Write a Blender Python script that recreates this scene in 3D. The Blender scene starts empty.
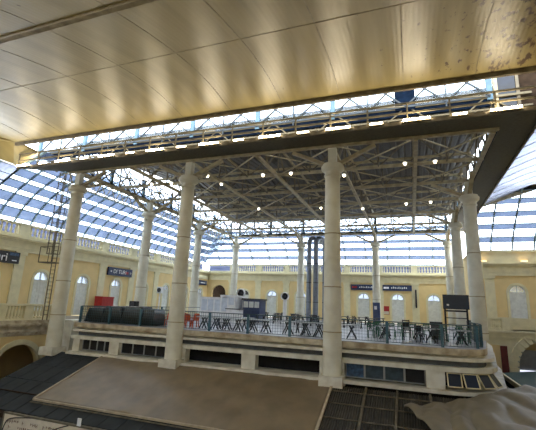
import bpy, bmesh, math, random
from mathutils import Vector, Matrix
random.seed(7)
C = bpy.context.scene.collection
S = bpy.context.scene
PI = math.pi

# ------------------------------------------------------------------ camera
cam_d = bpy.data.cameras.new('camera'); cam = bpy.data.objects.new('camera', cam_d); C.objects.link(cam)
cam_d.sensor_fit = 'HORIZONTAL'; cam_d.sensor_width = 36; cam_d.lens = 384.3 / 536 * 36; cam_d.clip_end = 500
yaw, pitch, roll = 0.3585, 0.2280, 0.0409
fw = Vector((-math.sin(yaw)*math.cos(pitch), math.cos(yaw)*math.cos(pitch), math.sin(pitch)))
rt = Vector((math.cos(yaw), math.sin(yaw), 0)); up = rt.cross(fw)
r2 = rt*math.cos(roll) + up*math.sin(roll); u2 = -rt*math.sin(roll) + up*math.cos(roll)
cam.matrix_world = Matrix(((r2.x, u2.x, -fw.x, 0), (r2.y, u2.y, -fw.y, 0), (r2.z, u2.z, -fw.z, 1.6), (0, 0, 0, 1)))
S.camera = cam

# ------------------------------------------------------------------ sky, exposure
W = bpy.data.worlds.new('overcast_sky'); S.world = W; W.use_nodes = True
wn = W.node_tree; wn.nodes.clear()
wo = wn.nodes.new('ShaderNodeOutputWorld'); wb = wn.nodes.new('ShaderNodeBackground')
wb.inputs[0].default_value = (0.84, 0.91, 1.0, 1); wb.inputs[1].default_value = 6.6
wn.links.new(wb.outputs[0], wo.inputs[0])
S.view_settings.view_transform = 'Standard'; S.view_settings.look = 'None'
S.view_settings.exposure = 0.28; S.view_settings.gamma = 1; S.view_settings.use_curve_mapping = False
S.cycles.use_denoising = True
S.cycles.max_bounces = 8; S.cycles.diffuse_bounces = 5; S.cycles.glossy_bounces = 3
S.cycles.transparent_max_bounces = 16; S.cycles.transmission_bounces = 6
S.cycles.sample_clamp_indirect = 6.0
TUBE = 78.0; BULB = 14.0

# ------------------------------------------------------------------ materials
def lin(c): return tuple(((v/255)/12.92 if v/255 <= .04045 else ((v/255+.055)/1.055)**2.4) for v in c)
MATS = {}
def mat(name, c, rough=.7, metal=0, n=.12, sc=3.0, c2=None, spec=.5, bump=0, stretch=(1, 1, 1)):
    m = bpy.data.materials.new(name); m.use_nodes = True; nt = m.node_tree; b = nt.nodes['Principled BSDF']
    b.inputs['Roughness'].default_value = rough; b.inputs['Metallic'].default_value = metal
    b.inputs['Specular IOR Level'].default_value = spec
    tc = nt.nodes.new('ShaderNodeTexCoord'); mp = nt.nodes.new('ShaderNodeMapping'); mp.inputs['Scale'].default_value = stretch
    no = nt.nodes.new('ShaderNodeTexNoise'); no.inputs['Scale'].default_value = sc; no.inputs['Detail'].default_value = 6
    cr = nt.nodes.new('ShaderNodeValToRGB'); a = lin(c)
    lo = tuple(v*(1-n*2) for v in a) if c2 is None else lin(c2); hi = tuple(min(1, v*(1+n)) for v in a)
    cr.color_ramp.elements[0].position = .32; cr.color_ramp.elements[1].position = .62
    cr.color_ramp.elements[0].color = (*lo, 1); cr.color_ramp.elements[1].color = (*hi, 1)
    L = nt.links.new; L(tc.outputs['Object'], mp.inputs[0]); L(mp.outputs[0], no.inputs['Vector']); L(no.outputs['Fac'], cr.inputs[0]); L(cr.outputs[0], b.inputs['Base Color'])
    if bump:
        bp = nt.nodes.new('ShaderNodeBump'); bp.inputs['Strength'].default_value = bump; bp.inputs['Distance'].default_value = .02
        L(no.outputs['Fac'], bp.inputs['Height']); L(bp.outputs[0], b.inputs['Normal'])
    MATS[name] = m; return m
def emis(name, c, s):
    m = bpy.data.materials.new(name); m.use_nodes = True; nt = m.node_tree; nt.nodes.clear()
    e = nt.nodes.new('ShaderNodeEmission'); e.inputs[0].default_value = (*lin(c), 1); e.inputs[1].default_value = s
    o = nt.nodes.new('ShaderNodeOutputMaterial'); nt.links.new(e.outputs[0], o.inputs[0]); return m
def pane(name, c_t, c_d, mixd, gl=.06, stretch=(1, 1, 1)):
    """sheet glass or plastic: clear share + scattering share + a little gloss"""
    m = bpy.data.materials.new(name); m.use_nodes = True; nt = m.node_tree; nt.nodes.clear(); L = nt.links.new
    t = nt.nodes.new('ShaderNodeBsdfTransparent'); t.inputs[0].default_value = (*lin(c_t), 1)
    d = nt.nodes.new('ShaderNodeBsdfTranslucent')
    no = nt.nodes.new('ShaderNodeTexNoise'); no.inputs['Scale'].default_value = 1.3; no.inputs['Detail'].default_value = 5
    tc = nt.nodes.new('ShaderNodeTexCoord'); cr = nt.nodes.new('ShaderNodeValToRGB'); a = lin(c_d)
    cr.color_ramp.elements[0].color = (*[v*.55 for v in a], 1); cr.color_ramp.elements[1].color = (*a, 1)
    cr.color_ramp.elements[0].position = .3; cr.color_ramp.elements[1].position = .65
    mp = nt.nodes.new('ShaderNodeMapping'); mp.inputs['Scale'].default_value = stretch; L(tc.outputs['Object'], mp.inputs[0]); L(mp.outputs[0], no.inputs['Vector']); L(no.outputs['Fac'], cr.inputs[0]); L(cr.outputs[0], d.inputs[0])
    mx = nt.nodes.new('ShaderNodeMixShader'); mx.inputs[0].default_value = mixd; L(t.outputs[0], mx.inputs[1]); L(d.outputs[0], mx.inputs[2])
    g = nt.nodes.new('ShaderNodeBsdfGlossy'); g.inputs['Roughness'].default_value = .2
    m2 = nt.nodes.new('ShaderNodeMixShader'); m2.inputs[0].default_value = gl; L(mx.outputs[0], m2.inputs[1]); L(g.outputs[0], m2.inputs[2])
    o = nt.nodes.new('ShaderNodeOutputMaterial'); L(m2.outputs[0], o.inputs[0]); return m

M = dict(
 wall=mat('ochre_plaster', (230, 205, 148), .85, n=.03, sc=1.2),
 stone=mat('cream_moulding', (226, 217, 180), .8, n=.04, sc=2.0),
 ledge=mat('stained_concrete', (226, 223, 208), .85, n=.04, sc=1.6, c2=(204, 198, 180)),
 poststeel=mat('blue_post_steel', (84, 112, 128), .7, n=.08),
 bracesteel=mat('dark_grey_brace_steel', (56, 64, 70), .7, n=.08),
 railsteel=mat('dull_walkway_steel', (112, 102, 78), .75, n=.1),
 slabedge=mat('rust_stained_slab', (200, 190, 164), .85, n=.1, sc=1.8, c2=(150, 132, 106)),
 recess=mat('dark_grey_render', (92, 94, 94), .85, n=.1),  # grey render, darkened to put the recess's shade into its colour
 ledgegrey=mat('grey_render', (150, 152, 150), .85, n=.1, sc=2),
 col=mat('painted_iron', (226, 223, 206), .55, n=.03, sc=1.2, c2=(210, 205, 184)),
 steel=mat('cream_steel', (170, 156, 122), .6, n=.14, sc=2.5),
 steeld=mat('brown_steel', (108, 98, 78), .7, n=.2, sc=2.5),
 bluesteel=mat('blue_grey_steel', (120, 146, 160), .6, n=.1),
 deck=mat('dark_deck_boards', (92, 88, 72), .8, n=.2, sc=5, stretch=(1, 6, 1)),
 navy=mat('dark_blue_panel', (12, 24, 40), .9, n=.2, sc=4, spec=.05),
 roofin=mat('grey_roof_sheet', (92, 88, 80), .75, n=.15, sc=2, stretch=(1, 8, 1)),
 floor=mat('polished_floor', (168, 168, 176), .3, n=.08, sc=1.5),
 gallery=mat('gallery_floor', (150, 140, 118), .6, n=.1),
 ground=mat('ground_floor', (70, 62, 52), .7, n=.2),
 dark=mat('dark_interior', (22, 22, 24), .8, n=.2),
 teal=mat('teal_paint', (60, 98, 112), .5, n=.1),
 netrail=mat('rail_wire', (60, 84, 88), .6, n=.1),
 black=mat('black_metal', (20, 20, 24), .5, n=.2),
 tabletop=mat('pale_table_top', (176, 182, 184), .3, n=.06),
 darktop=mat('dark_table_top', (58, 62, 70), .4, n=.1),
 green=mat('green_chair_paint', (22, 92, 62), .45, n=.12),
 orange=mat('orange_plastic', (212, 92, 48), .5, n=.1),
 blacktarp=mat('black_plastic_cover', (20, 26, 28), .32, n=.3, sc=2, bump=.6),
 door=mat('pale_door_paint', (232, 234, 230), .6, n=.06),
 redp=mat('red_paint', (168, 36, 34), .55, n=.12),
 maroon=mat('maroon_door', (96, 34, 26), .6, n=.15),
 sign=mat('navy_sign_face', (38, 52, 86), .5, n=.06),
 signb=mat('black_sign_face', (16, 18, 22), .45, n=.06),
 white=mat('white_enamel', (246, 247, 248), .5, n=.05),
 cream=mat('cream_signboard', (218, 206, 184), .6, n=.05),
 textb=mat('faded_brown_lettering', (128, 98, 78), .7, n=.1),
 duct=mat('grey_duct_metal', (140, 148, 162), .45, metal=.3, n=.1),
 tarp=mat('brown_grey_tarpaulin', (124, 108, 82), .45, n=.05, sc=.9, c2=(108, 94, 71), bump=.25),
 tarpedge=mat('pale_hem', (176, 160, 134), .6, n=.1),
 silver=mat('silver_tarpaulin', (122, 112, 90), .5, n=.08, sc=1.5, bump=.4),
 slate=mat('dark_roof_sheet', (26, 31, 31), .85, n=.25, sc=1.6),
 corr=mat('brown_corrugated_sheet', (58, 54, 44), .6, n=.25, sc=1.5),
 rafter=mat('weathered_rafter', (104, 96, 78), .8, n=.2),
 awn=mat('green_awning', (24, 58, 56), .6, n=.15),
 screen=mat('television_screen', (22, 38, 58), .35, n=.05),
 brown=mat('dark_brown_timber', (50, 38, 27), .85, n=.2, spec=.1),
 bluebox=mat('dark_blue_kiosk', (62, 76, 112), .5, n=.12),
 tileblue=mat('blue_window_board', (46, 78, 112), .5, n=.3, sc=6),
 paleblue=mat('pale_blue_panel', (222, 230, 240), .3, n=.06),
 shut=mat('grey_shutter_board', (50, 66, 76), .6, n=.2, sc=3),
)
M['tube'] = emis('fluorescent_glow', (255, 238, 205), TUBE)
M['tube_dim'] = emis('dim_fluorescent_glow', (255, 238, 205), TUBE*.3)
M['bulb'] = emis('bulb_glow', (255, 238, 205), BULB)
M['shopglow'] = emis('bright_shop_window', (235, 240, 255), 1.0)
M['warm'] = emis('warm_lamp_glow', (255, 205, 130), 14)
M['clear'] = pane('clear_glass', (245, 250, 255), (210, 225, 240), .18, .04)
M['frost'] = pane('blue_grey_sheet', (62, 71, 88), (72, 82, 100), .5, .06)
M['milky'] = pane('milky_roof_sheet', (104, 110, 128), (150, 155, 172), .6, .05, (.35, 3.2, 3.2))
M['bluep'] = pane('blue_skylight', (28, 60, 86), (50, 84, 110), .6, .05)
M['doorglass'] = pane('fanlight_glass', (190, 196, 205), (150, 156, 164), .35, .15)

def ceiling_paint():
    m = bpy.data.materials.new('cream_roof_lining'); m.use_nodes = True; nt = m.node_tree; b = nt.nodes['Principled BSDF']; L = nt.links.new
    b.inputs['Roughness'].default_value = .34; b.inputs['Specular IOR Level'].default_value = 1.0
    tc = nt.nodes.new('ShaderNodeTexCoord'); sx = nt.nodes.new('ShaderNodeSeparateXYZ'); L(tc.outputs['Object'], sx.inputs[0])
    n1 = nt.nodes.new('ShaderNodeTexNoise'); n1.inputs['Scale'].default_value = .5; n1.inputs['Detail'].default_value = 8
    mp = nt.nodes.new('ShaderNodeMapping'); mp.inputs['Scale'].default_value = (3.2, .22, .4); L(tc.outputs['Object'], mp.inputs[0]); L(mp.outputs[0], n1.inputs['Vector'])
    cr = nt.nodes.new('ShaderNodeValToRGB'); L(n1.outputs['Fac'], cr.inputs[0])
    cr.color_ramp.elements[0].position = .3; cr.color_ramp.elements[0].color = (*lin((160, 141, 90)), 1)
    cr.color_ramp.elements[1].position = .7; cr.color_ramp.elements[1].color = (*lin((184, 166, 110)), 1)
    # rust blotches, denser towards the right end
    n2 = nt.nodes.new('ShaderNodeTexNoise'); n2.inputs['Scale'].default_value = 1.9; n2.inputs['Detail'].default_value = 7; n2.inputs['Roughness'].default_value = .65
    mp2 = nt.nodes.new('ShaderNodeMapping'); mp2.inputs['Scale'].default_value = (1.6, .8, 1); L(tc.outputs['Object'], mp2.inputs[0]); L(mp2.outputs[0], n2.inputs['Vector'])
    mr = nt.nodes.new('ShaderNodeMapRange'); mr.inputs['From Min'].default_value = -3; mr.inputs['From Max'].default_value = 4.5
    mr.inputs['To Min'].default_value = 0; mr.inputs['To Max'].default_value = .17; L(sx.outputs[0], mr.inputs['Value'])
    ad = nt.nodes.new('ShaderNodeMath'); ad.operation = 'ADD'; L(n2.outputs['Fac'], ad.inputs[0]); L(mr.outputs[0], ad.inputs[1])
    c2 = nt.nodes.new('ShaderNodeValToRGB'); c2.color_ramp.elements[0].position = .70; c2.color_ramp.elements[1].position = .76; L(ad.outputs[0], c2.inputs[0])
    mx = nt.nodes.new('ShaderNodeMixRGB'); mx.inputs[2].default_value = (*lin((84, 56, 30)), 1); L(c2.outputs[0], mx.inputs[0]); L(cr.outputs[0], mx.inputs[1])
    L(mx.outputs[0], b.inputs['Base Color'])
    wv = nt.nodes.new('ShaderNodeTexWave'); wv.bands_direction = 'X'; wv.inputs['Scale'].default_value = 1.6; wv.inputs['Distortion'].default_value = .6; L(tc.outputs['Object'], wv.inputs['Vector'])
    bp = nt.nodes.new('ShaderNodeBump'); bp.inputs['Strength'].default_value = .12; bp.inputs['Distance'].default_value = .02
    L(wv.outputs['Fac'], bp.inputs['Height']); L(bp.outputs[0], b.inputs['Normal'])
    return m
M['lining'] = ceiling_paint()

# ------------------------------------------------------------------ mesh builder
class MB:
    def __init__(s): s.v = []; s.f = []
    def add(s, vs, fs):
        o = len(s.v); s.v += [tuple(p) for p in vs]; s.f += [tuple(i+o for i in f) for f in fs]; return s
    def box(s, x0, x1, y0, y1, z0, z1):
        return s.add([(x0,y0,z0),(x1,y0,z0),(x1,y1,z0),(x0,y1,z0),(x0,y0,z1),(x1,y0,z1),(x1,y1,z1),(x0,y1,z1)],
                     [(0,3,2,1),(4,5,6,7),(0,1,5,4),(1,2,6,5),(2,3,7,6),(3,0,4,7)])
    def bar(s, a, b, w, h=None, n=4):
        a, b = Vector(a), Vector(b); d = (b-a).normalized(); h = h or w
        q = Vector((0,0,1)) if abs(d.z) < .95 else Vector((0,1,0)); x = d.cross(q).normalized(); y = x.cross(d)
        vs = []
        for p in (a, b):
            for k in range(n):
                t = 2*PI*(k+.5)/n; k2 = 1/math.cos(PI/n)
                vs.append(p + x*math.cos(t)*w/2*k2 + y*math.sin(t)*h/2*k2)
        fs = [(k, (k+1)%n, n+(k+1)%n, n+k) for k in range(n)] + [tuple(range(n))[::-1], tuple(range(n, 2*n))]
        return s.add(vs, fs)
    def lathe(s, prof, cx=0, cy=0, cz=0, n=20):
        vs = []; fs = []
        for r, z in prof:
            for k in range(n):
                t = 2*PI*k/n; vs.append((cx+r*math.cos(t), cy+r*math.sin(t), cz+z))
        for i in range(len(prof)-1):
            for k in range(n): fs.append((i*n+k, i*n+(k+1)%n, (i+1)*n+(k+1)%n, (i+1)*n+k))
        fs += [tuple(range(n))[::-1], tuple(range((len(prof)-1)*n, len(prof)*n))]
        return s.add(vs, fs)
    def prism(s, poly, mp, n0, n1):
        """poly of (u, z) extruded between n0 and n1 through map mp(u, z, n)"""
        k = len(poly); vs = [mp(u, z, n0) for u, z in poly] + [mp(u, z, n1) for u, z in poly]
        return s.add(vs, [tuple(range(k))[::-1], tuple(range(k, 2*k))] + [(i, (i+1)%k, k+(i+1)%k, k+i) for i in range(k)])
    def slab(s, poly, z0, z1): return s.prism(poly, lambda u, z, n: (u, z, n), z0, z1)
    def obj(s, name, m, parent=None, smooth=False, **kw):
        me = bpy.data.meshes.new(name); off = Vector(parent_loc(parent))
        vv = [Vector(p) - off for p in s.v]
        me.from_pydata([tuple(p) for p in vv], [], s.f); me.materials.append(M[m] if isinstance(m, str) else m)
        bm = bmesh.new(); bm.from_mesh(me); bmesh.ops.recalc_face_normals(bm, faces=bm.faces); bm.to_mesh(me); bm.free()
        if smooth:
            for p in me.polygons: p.use_smooth = True
            me.set_sharp_from_angle(angle=math.radians(38))
        o = bpy.data.objects.new(name, me); C.objects.link(o); o.parent = parent
        tag(o, **kw); return o
LOC = {}
def parent_loc(p):
    return LOC.get(p.name, (0, 0, 0)) if p else (0, 0, 0)
def tag(o, label=None, cat=None, group=None, kind=None):
    if label: o['label'] = label
    if cat: o['category'] = cat
    if group: o['group'] = group
    if kind: o['kind'] = kind
    return o
def thing(name, loc=(0,0,0), **kw):
    o = bpy.data.objects.new(name, None); o.empty_display_size = .3; C.objects.link(o); o.location = loc
    LOC[o.name] = tuple(loc); tag(o, **kw); return o
def dup(root, loc, rz=0, label=None, group=None):
    r = root.copy(); C.objects.link(r); r.location = loc; r.rotation_euler = (0, 0, rz)
    if label: r['label'] = label
    if group: r['group'] = group
    for ch in list(root.children):
        c = ch.copy(); C.objects.link(c); c.parent = r
        for g in list(ch.children):
            d = g.copy(); C.objects.link(d); d.parent = c
    return r
ORD = ['first', 'second', 'third', 'fourth', 'fifth', 'sixth', 'seventh', 'eighth', 'ninth', 'tenth', 'eleventh', 'twelfth', 'thirteenth', 'fourteenth', 'fifteenth', 'sixteenth', 'seventeenth', 'eighteenth']
CNT = {}
def num(k): CNT[k] = CNT.get(k, 0)+1; return '%s_%d' % (k, CNT[k])

# ------------------------------------------------------------------ hall walls
GF = -6.6                                    # ground floor
XL, YF, YN, XR = -31.5, 57.0, 44.0, 13.5      # left wall, far wall, nearer right-hand wall, right wall
mapL = lambda u, z, n: (XL + n, u, z)
mapF = lambda u, z, n: (u, YF - n, z)
mapN = lambda u, z, n: (u, YN - n, z)
ZC0, ZC1, ZB0, ZB1 = 5.15, 6.3, 6.5, 7.6      # entablature, balustrade

def arch_bay(mb, mp, u0, u1, z0, z1, uc, r, zs, t, seg=14):
    mb.prism([(u0, z0), (uc-r, z0), (uc-r, z1), (u0, z1)], mp, -t, 0)
    mb.prism([(uc+r, z0), (u1, z0), (u1, z1), (uc+r, z1)], mp, -t, 0)
    for k in range(seg):
        a, b = PI - PI*k/seg, PI - PI*(k+1)/seg
        p, q = (uc+r*math.cos(a), zs+r*math.sin(a)), (uc+r*math.cos(b), zs+r*math.sin(b))
        mb.prism([p, q, (q[0], z1), (p[0], z1)], mp, -t, 0)
def arc_band(mb, mp, uc, zs, r0, r1, n0, n1, seg=18, z0=None):
    for k in range(seg):
        a, b = PI*k/seg, PI*(k+1)/seg
        mb.prism([(uc+r0*math.cos(a), zs+r0*math.sin(a)), (uc+r1*math.cos(a), zs+r1*math.sin(a)),
                  (uc+r1*math.cos(b), zs+r1*math.sin(b)), (uc+r0*math.cos(b), zs+r0*math.sin(b))], mp, n0, n1)
    if z0 is not None:
        mb.prism([(uc-r1, z0), (uc-r0, z0), (uc-r0, zs), (uc-r1, zs)], mp, n0, n1)
        mb.prism([(uc+r0, z0), (uc+r1, z0), (uc+r1, zs), (uc+r0, zs)], mp, n0, n1)

DL = [26.1 + 4.83*k for k in range(-3, 7)]; DL[-1] = 54.6
DF = [-1.8 + 4.6*k for k in range(-5, 3)]
DN = [9.65]
DR, DZS, DZT = .8, 2.9, 3.7                 # door half width, spring height
FZ = -.25                                    # gallery floor level

def door(mp, uc, floor=FZ, r=DR, zs=DZS):
    d = thing(num('door'), mp(uc, floor, 0), kind='structure')
    mb = MB(); arc_band(mb, mp, uc, zs, r-.02, r+.2, -.05, .09, z0=floor); mb.obj('surround', 'stone', d)
    mb = MB(); arc_band(mb, mp, uc, zs, r-.1, r, -.22, -.1, z0=floor)
    mb.prism([(uc-r, zs-.1), (uc+r, zs-.1), (uc+r, zs+.04), (uc-r, zs+.04)], mp, -.22, -.08)
    mb.prism([(uc-.05, zs), (uc+.05, zs), (uc+.05, zs+r), (uc-.05, zs+r)], mp, -.22, -.1)
    mb.obj('frame', 'door', d)
    for s in (-1, 1):
        a, b = sorted((uc - s*.001, uc + s*(r-.1)))
        mb = MB(); mb.prism([(a, floor+.02), (b, floor+.02), (b, zs-.1), (a, zs-.1)], mp, -.2, -.15)
        for z0, z1 in ((.15, .95), (1.05, 1.9), (2.0, 2.95)):
            w = .1
            for q in (((a+w, floor+z0), (b-w, floor+z0+.07)), ((a+w, floor+z1-.07), (b-w, floor+z1)), ((a+w, floor+z0), (a+w+.06, floor+z1)), ((b-w-.06, floor+z0), (b-w, floor+z1))):
                (x0, y0), (x1, y1) = q; mb.prism([(x0, y0), (x1, y0), (x1, y1), (x0, y1)], mp, -.15, -.11)
        mb.obj('door_leaf', 'door', d)
    mb = MB(); seg = 12; pts = [(uc+(r-.1)*math.cos(PI*k/seg), zs+.04+(r-.14)*math.sin(PI*k/seg)) for k in range(seg+1)]
    mb.prism(pts, mp, -.18, -.165); mb.obj('fanlight_pane', 'doorglass', d)
    return d

def long_wall(name, mp, u0, u1, doors, spec, zbase=GF, ztop=ZC1):
    """wall with one arched opening per bay; spec maps a door centre to a wider arch"""
    mb = MB(); ed = [u0] + [(a+b)/2 for a, b in zip(doors, doors[1:])] + [u1]
    for i, c in enumerate(doors):
        r, zs = spec.get(i, (DR, DZS)); arch_bay(mb, mp, ed[i], ed[i+1], FZ, ztop, c, r, zs, .5)
    mb.prism([(u0, zbase), (u1, zbase), (u1, FZ), (u0, FZ)], mp, -.5, 0)
    mb.obj(name, 'wall', kind='structure'); return ed

edL = long_wall('wall_left', mapL, -4, YF, DL, {})
DF2 = [-29.4] + DF
edF = long_wall('wall_back', mapF, XL-.5, XR, DF2, {0: (1.25, 3.1)})
for c in DL: door(mapL, c)
for c in DF: door(mapF, c)
# the nearer, taller wall on the right
NZ = .2
mb = MB(); arch_bay(mb, mapN, 5.9, XR, NZ, 6.1, 9.65, .72, 3.66, .5); mb.prism([(5.9, GF), (XR, GF), (XR, NZ), (5.9, NZ)], mapN, -.5, 0)
mb.obj('wall_right_front', 'wall', kind='structure')
door(mapN, 9.65, NZ, .72, 3.66)
MB().box(5.9, 6.2, YN+.5, YF, GF, 7.8).obj('wall_right_return', 'wall', kind='structure')
MB().box(XR, XR+.4, -4, YN+.5, GF, 14.6).obj('wall_right', 'wall', kind='structure')
MB().box(XL-.5, XR, -4.6, -4.2, GF, 7.4).obj('wall_front', 'wall', kind='structure')

def entablature(mp, u0, u1, dz=0.0, solid=None, k=1.0):
    t = thing(num('trim'), mp(u0, ZC0, 0), kind='structure'); mb = MB()
    for z0, z1, n in ((0, .28, .14), (.28, .34, .2), (.34, .82, .1), (.82, .92, .22), (.92, 1.06, .42), (1.06, 1.16, .55), (1.16, 1.35, .3)):
        mb.prism([(u0, ZC0+dz+z0*k), (u1, ZC0+dz+z0*k), (u1, ZC0+dz+z1*k), (u0, ZC0+dz+z1*k)], mp, -.3, n)
    mb.obj('cornice', 'stone', t)
    if solid:
        mb = MB(); mb.prism([(u0, solid[0]), (u1, solid[0]), (u1, solid[1]), (u0, solid[1])], mp, -.5, .12)
        mb.prism([(u0, solid[1]-.22), (u1, solid[1]-.22), (u1, solid[1]), (u0, solid[1])], mp, -.5, .26)
        mb.obj('parapet', 'stone', t)
entablature(mapL, -4, YF); entablature(mapF, XL, 6.0); entablature(mapN, 5.9, XR, .12, (6.6, 7.8), 1.05)

def pilaster(mp, u, z0, z1, w=.9):
    mb = MB(); h = w/2
    mb.prism([(u-h, z0), (u+h, z0), (u+h, z1), (u-h, z1)], mp, 0, .12)
    mb.prism([(u-h-.1, z1-.3), (u+h+.1, z1-.3), (u+h+.1, z1), (u-h-.1, z1)], mp, 0, .2)
    mb.prism([(u-h-.1, z0), (u+h+.1, z0), (u+h+.1, z0+.4), (u-h-.1, z0+.4)], mp, 0, .2)
    mb.obj(num('trim'), 'stone', kind='structure')
for u in edL[1:-1]: pilaster(mapL, u, FZ, ZC0)
for u in edF[1:-1]: pilaster(mapF, u, FZ, ZC0)
pilaster(mapN, 7.35, NZ, ZC0+.12, .85); pilaster(mapN, 12.0, NZ, ZC0+.12, .85)

BAL = [(.1, 0), (.1, .08), (.06, .12), (.075, .2), (.105, .34), (.1, .45), (.055, .62), (.045, .7), (.07, .76), (.07, .8), (.05, .82), (.1, .88)]
def balustrade(name, mp, u0, u1, piers, z0, z1, nb, label, cat, m='stone', kind=None, pw=.75, depth=.3):
    t = thing(name, mp((u0+u1)/2, z0, 0), label=label, cat=cat, kind=kind); h = z1-z0
    mb = MB(); mb.prism([(u0, z0), (u1, z0), (u1, z0+.13), (u0, z0+.13)], mp, -depth, 0.05); mb.obj('plinth', m, t)
    mb = MB(); mb.prism([(u0, z1-.14), (u1, z1-.14), (u1, z1), (u0, z1)], mp, -depth-.04, .09); mb.obj('handrail', m, t)
    for p in piers:
        mb = MB(); mb.prism([(p-pw/2, z0), (p+pw/2, z0), (p+pw/2, z1+.02), (p-pw/2, z1+.02)], mp, -depth-.02, .07); mb.obj('pier', m, t)
    sc = (h-.27)/.88; first = None
    for a, b in zip(piers, piers[1:]):
        for k in range(nb):
            u = a + pw/2 + (b-a-pw)*(k+.5)/nb; P = mp(u, z0+.13, -depth/2)
            if first is None:
                first = MB().lathe([(r*1.1, z*sc) for r, z in BAL], n=8).obj('baluster', m, None, smooth=True); first.parent = t
            else:
                c = first.copy(); C.objects.link(c); c.parent = t; first_used = True
            o = first if k == 0 and a == piers[0] else c
            o.location = Vector(P) - Vector(LOC[t.name])
    return t
pL = [u for u in edL if 12 < u < 56]; balustrade(num('trim'), mapL, -4, YF, pL, ZB0, ZB1, 9, None, None, kind='structure', pw=1.0)
pF = [u for u in edF if -30 < u < 6]+[5.7]; balustrade(num('trim'), mapF, XL, 6, pF, ZB0, ZB1, 10, None, None, kind='structure', pw=.9)

# ------------------------------------------------------------------ floors, galleries
MB().box(-45, 45, -12, 75, GF-.3, GF).obj('floor', 'ground', kind='structure')
XG, YG, YNG = -26.8, 53.0, 40.0
mapG = lambda u, z, n: (XG + n, u, z)
mapNG = lambda u, z, n: (u, YNG - n, z)
MB().box(XL, XG-.02, -4, YF, FZ-.3, FZ).obj('floor_gallery_left', 'gallery', kind='structure')
MB().box(XG, 5.9, YG, YF, FZ-.3, FZ).obj('floor_gallery_back', 'gallery', kind='structure')
MB().box(5.9, XR, YNG+.02, YN, NZ-.3, NZ).obj('floor_gallery_right', 'gallery', kind='structure')
MB().box(XG, XR, -4.2, .2, FZ-.3, FZ).obj('floor_gallery_front', 'gallery', kind='structure')
# left gallery front: moulded edge over arches
mb = MB()
ca = [21.35 + 5.2*k for k in range(-2, 6)]; ea = [8] + [(a+b)/2 for a, b in zip(ca, ca[1:])] + [YG]
for i, c in enumerate(ca): arch_bay(mb, mapG, ea[i], ea[i+1], GF, -1.35, c, 1.85, -3.75, .5)
mb.obj('wall_gallery_left', 'wall', kind='structure')
mb = MB()
for c in ca: arc_band(mb, mapG, c, -3.75, 1.8, 2.15, -.1, .12, z0=GF)
mb.obj(num('trim'), 'stone', kind='structure')
mb = MB()
for z0, z1, n in ((-.45, FZ, .3), (-.62, -.45, .42), (-.7, -.62, .34), (-1.0, -.7, .14), (-1.12, -1.0, .22), (-1.35, -1.12, .1)):
    mb.prism([(8, z0), (YG, z0), (YG, z1), (8, z1)], mapG, -.5, n)
mb.obj(num('trim'), 'slabedge', kind='structure')
balustrade('balcony_balustrade', mapG, 15.2, 24.3, [15.4, 17.45, 19.45, 21.6, 23.9], FZ, .9, 6, 'cream stone balustrade of the left gallery, its baluster bays ending beside the leftmost tall column', 'balustrade', pw=.65)
MB().prism([(24.3, -2.6), (26.0, -2.6), (26.0, FZ), (24.3, FZ)], mapG, 0, 1.6).obj(num('trim'), 'ledge', kind='structure')
# right gallery front
mb = MB(); arch_bay(mb, mapNG, 5.9, XR, GF, -.25, 10.6, 2.35, -2.75, .5); mb.obj('wall_gallery_right', 'stone', kind='structure')
mb = MB(); seg = 17                                             # rusticated voussoirs
for k in range(seg):
    a, b = PI*k/seg+.02, PI*(k+1)/seg-.02; r0, r1 = 2.25, 2.95
    mb.prism([(10.6+r0*math.cos(a), -2.75+r0*math.sin(a)), (10.6+r1*math.cos(a), -2.75+r1*math.sin(a)), (10.6+r1*math.cos(b), -2.75+r1*math.sin(b)), (10.6+r0*math.cos(b), -2.75+r0*math.sin(b))], mapNG, 0, .14)
for s in (-1, 1):
    for k in range(9):
        z = -2.8-.42*k; u = sorted((10.6+s*2.25, 10.6+s*2.95)); mb.prism([(u[0], z-.36), (u[1], z-.36), (u[1], z), (u[0], z)], mapNG, 0, .14)
mb.obj(num('trim'), 'stone', kind='structure')
mb = MB()
for z0, z1, n in ((.02, NZ, .35), (-.12, .02, .26), (-.32, -.12, .12), (-.42, -.32, .2)):
    mb.prism([(5.9, z0), (XR, z0), (XR, z1), (5.9, z1)], mapNG, -.5, n)
mb.obj(num('trim'), 'stone', kind='structure')
balustrade('balcony_balustrade', mapNG, 5.9, XR, [6.15, 7.65], NZ, 1.28, 6, 'cream stone balustrade of the right gallery behind the corner of the terrace', 'balustrade', pw=.6)
mb = MB(); mb.box(7.95, XR, YNG-.05, YNG+.25, NZ, 1.2); mb.box(7.95, XR, YNG-.12, YNG-.05, .55, .68); mb.box(7.95, XR, YNG-.12, YNG-.05, .9, 1.0)
mb.obj(num('trim'), 'stone', kind='structure')
mb = MB(); mb.box(5.9, 7.05, YNG-.04, YNG, -4.5, -1.05); mb.obj(num('trim'), 'wall', kind='structure')
t = thing('door_30', (7.4, YNG, -4.5), kind='structure'); mb = MB(); mb.box(7.06, 7.58, YNG-.12, YNG-.03, -4.5, -1.1); mb.obj('door_leaf', 'maroon', t)
# pale shopfronts seen through the arch
MB().box(8.0, XR, 43.5, 43.9, GF, -1.6).obj('wall_shopfront', 'duct', kind='structure')
MB().box(8.3, 12.9, 43.42, 43.5, -5.6, -3.35).obj(num('window'), 'shopglow', kind='structure')
MB().box(XL-12, XL+8, YF+3, YF+3.2, GF, 5).obj('wall_dark_backing', 'brown', kind='structure')  # dark backing added behind the far arch to hide the bright sky
MB().box(XL-12, XL+8, YF+.5, YF+3, 4.6, 4.8).obj('ceiling_dark_backing', 'brown', kind='structure')  # lid of the added arch backing

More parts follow.
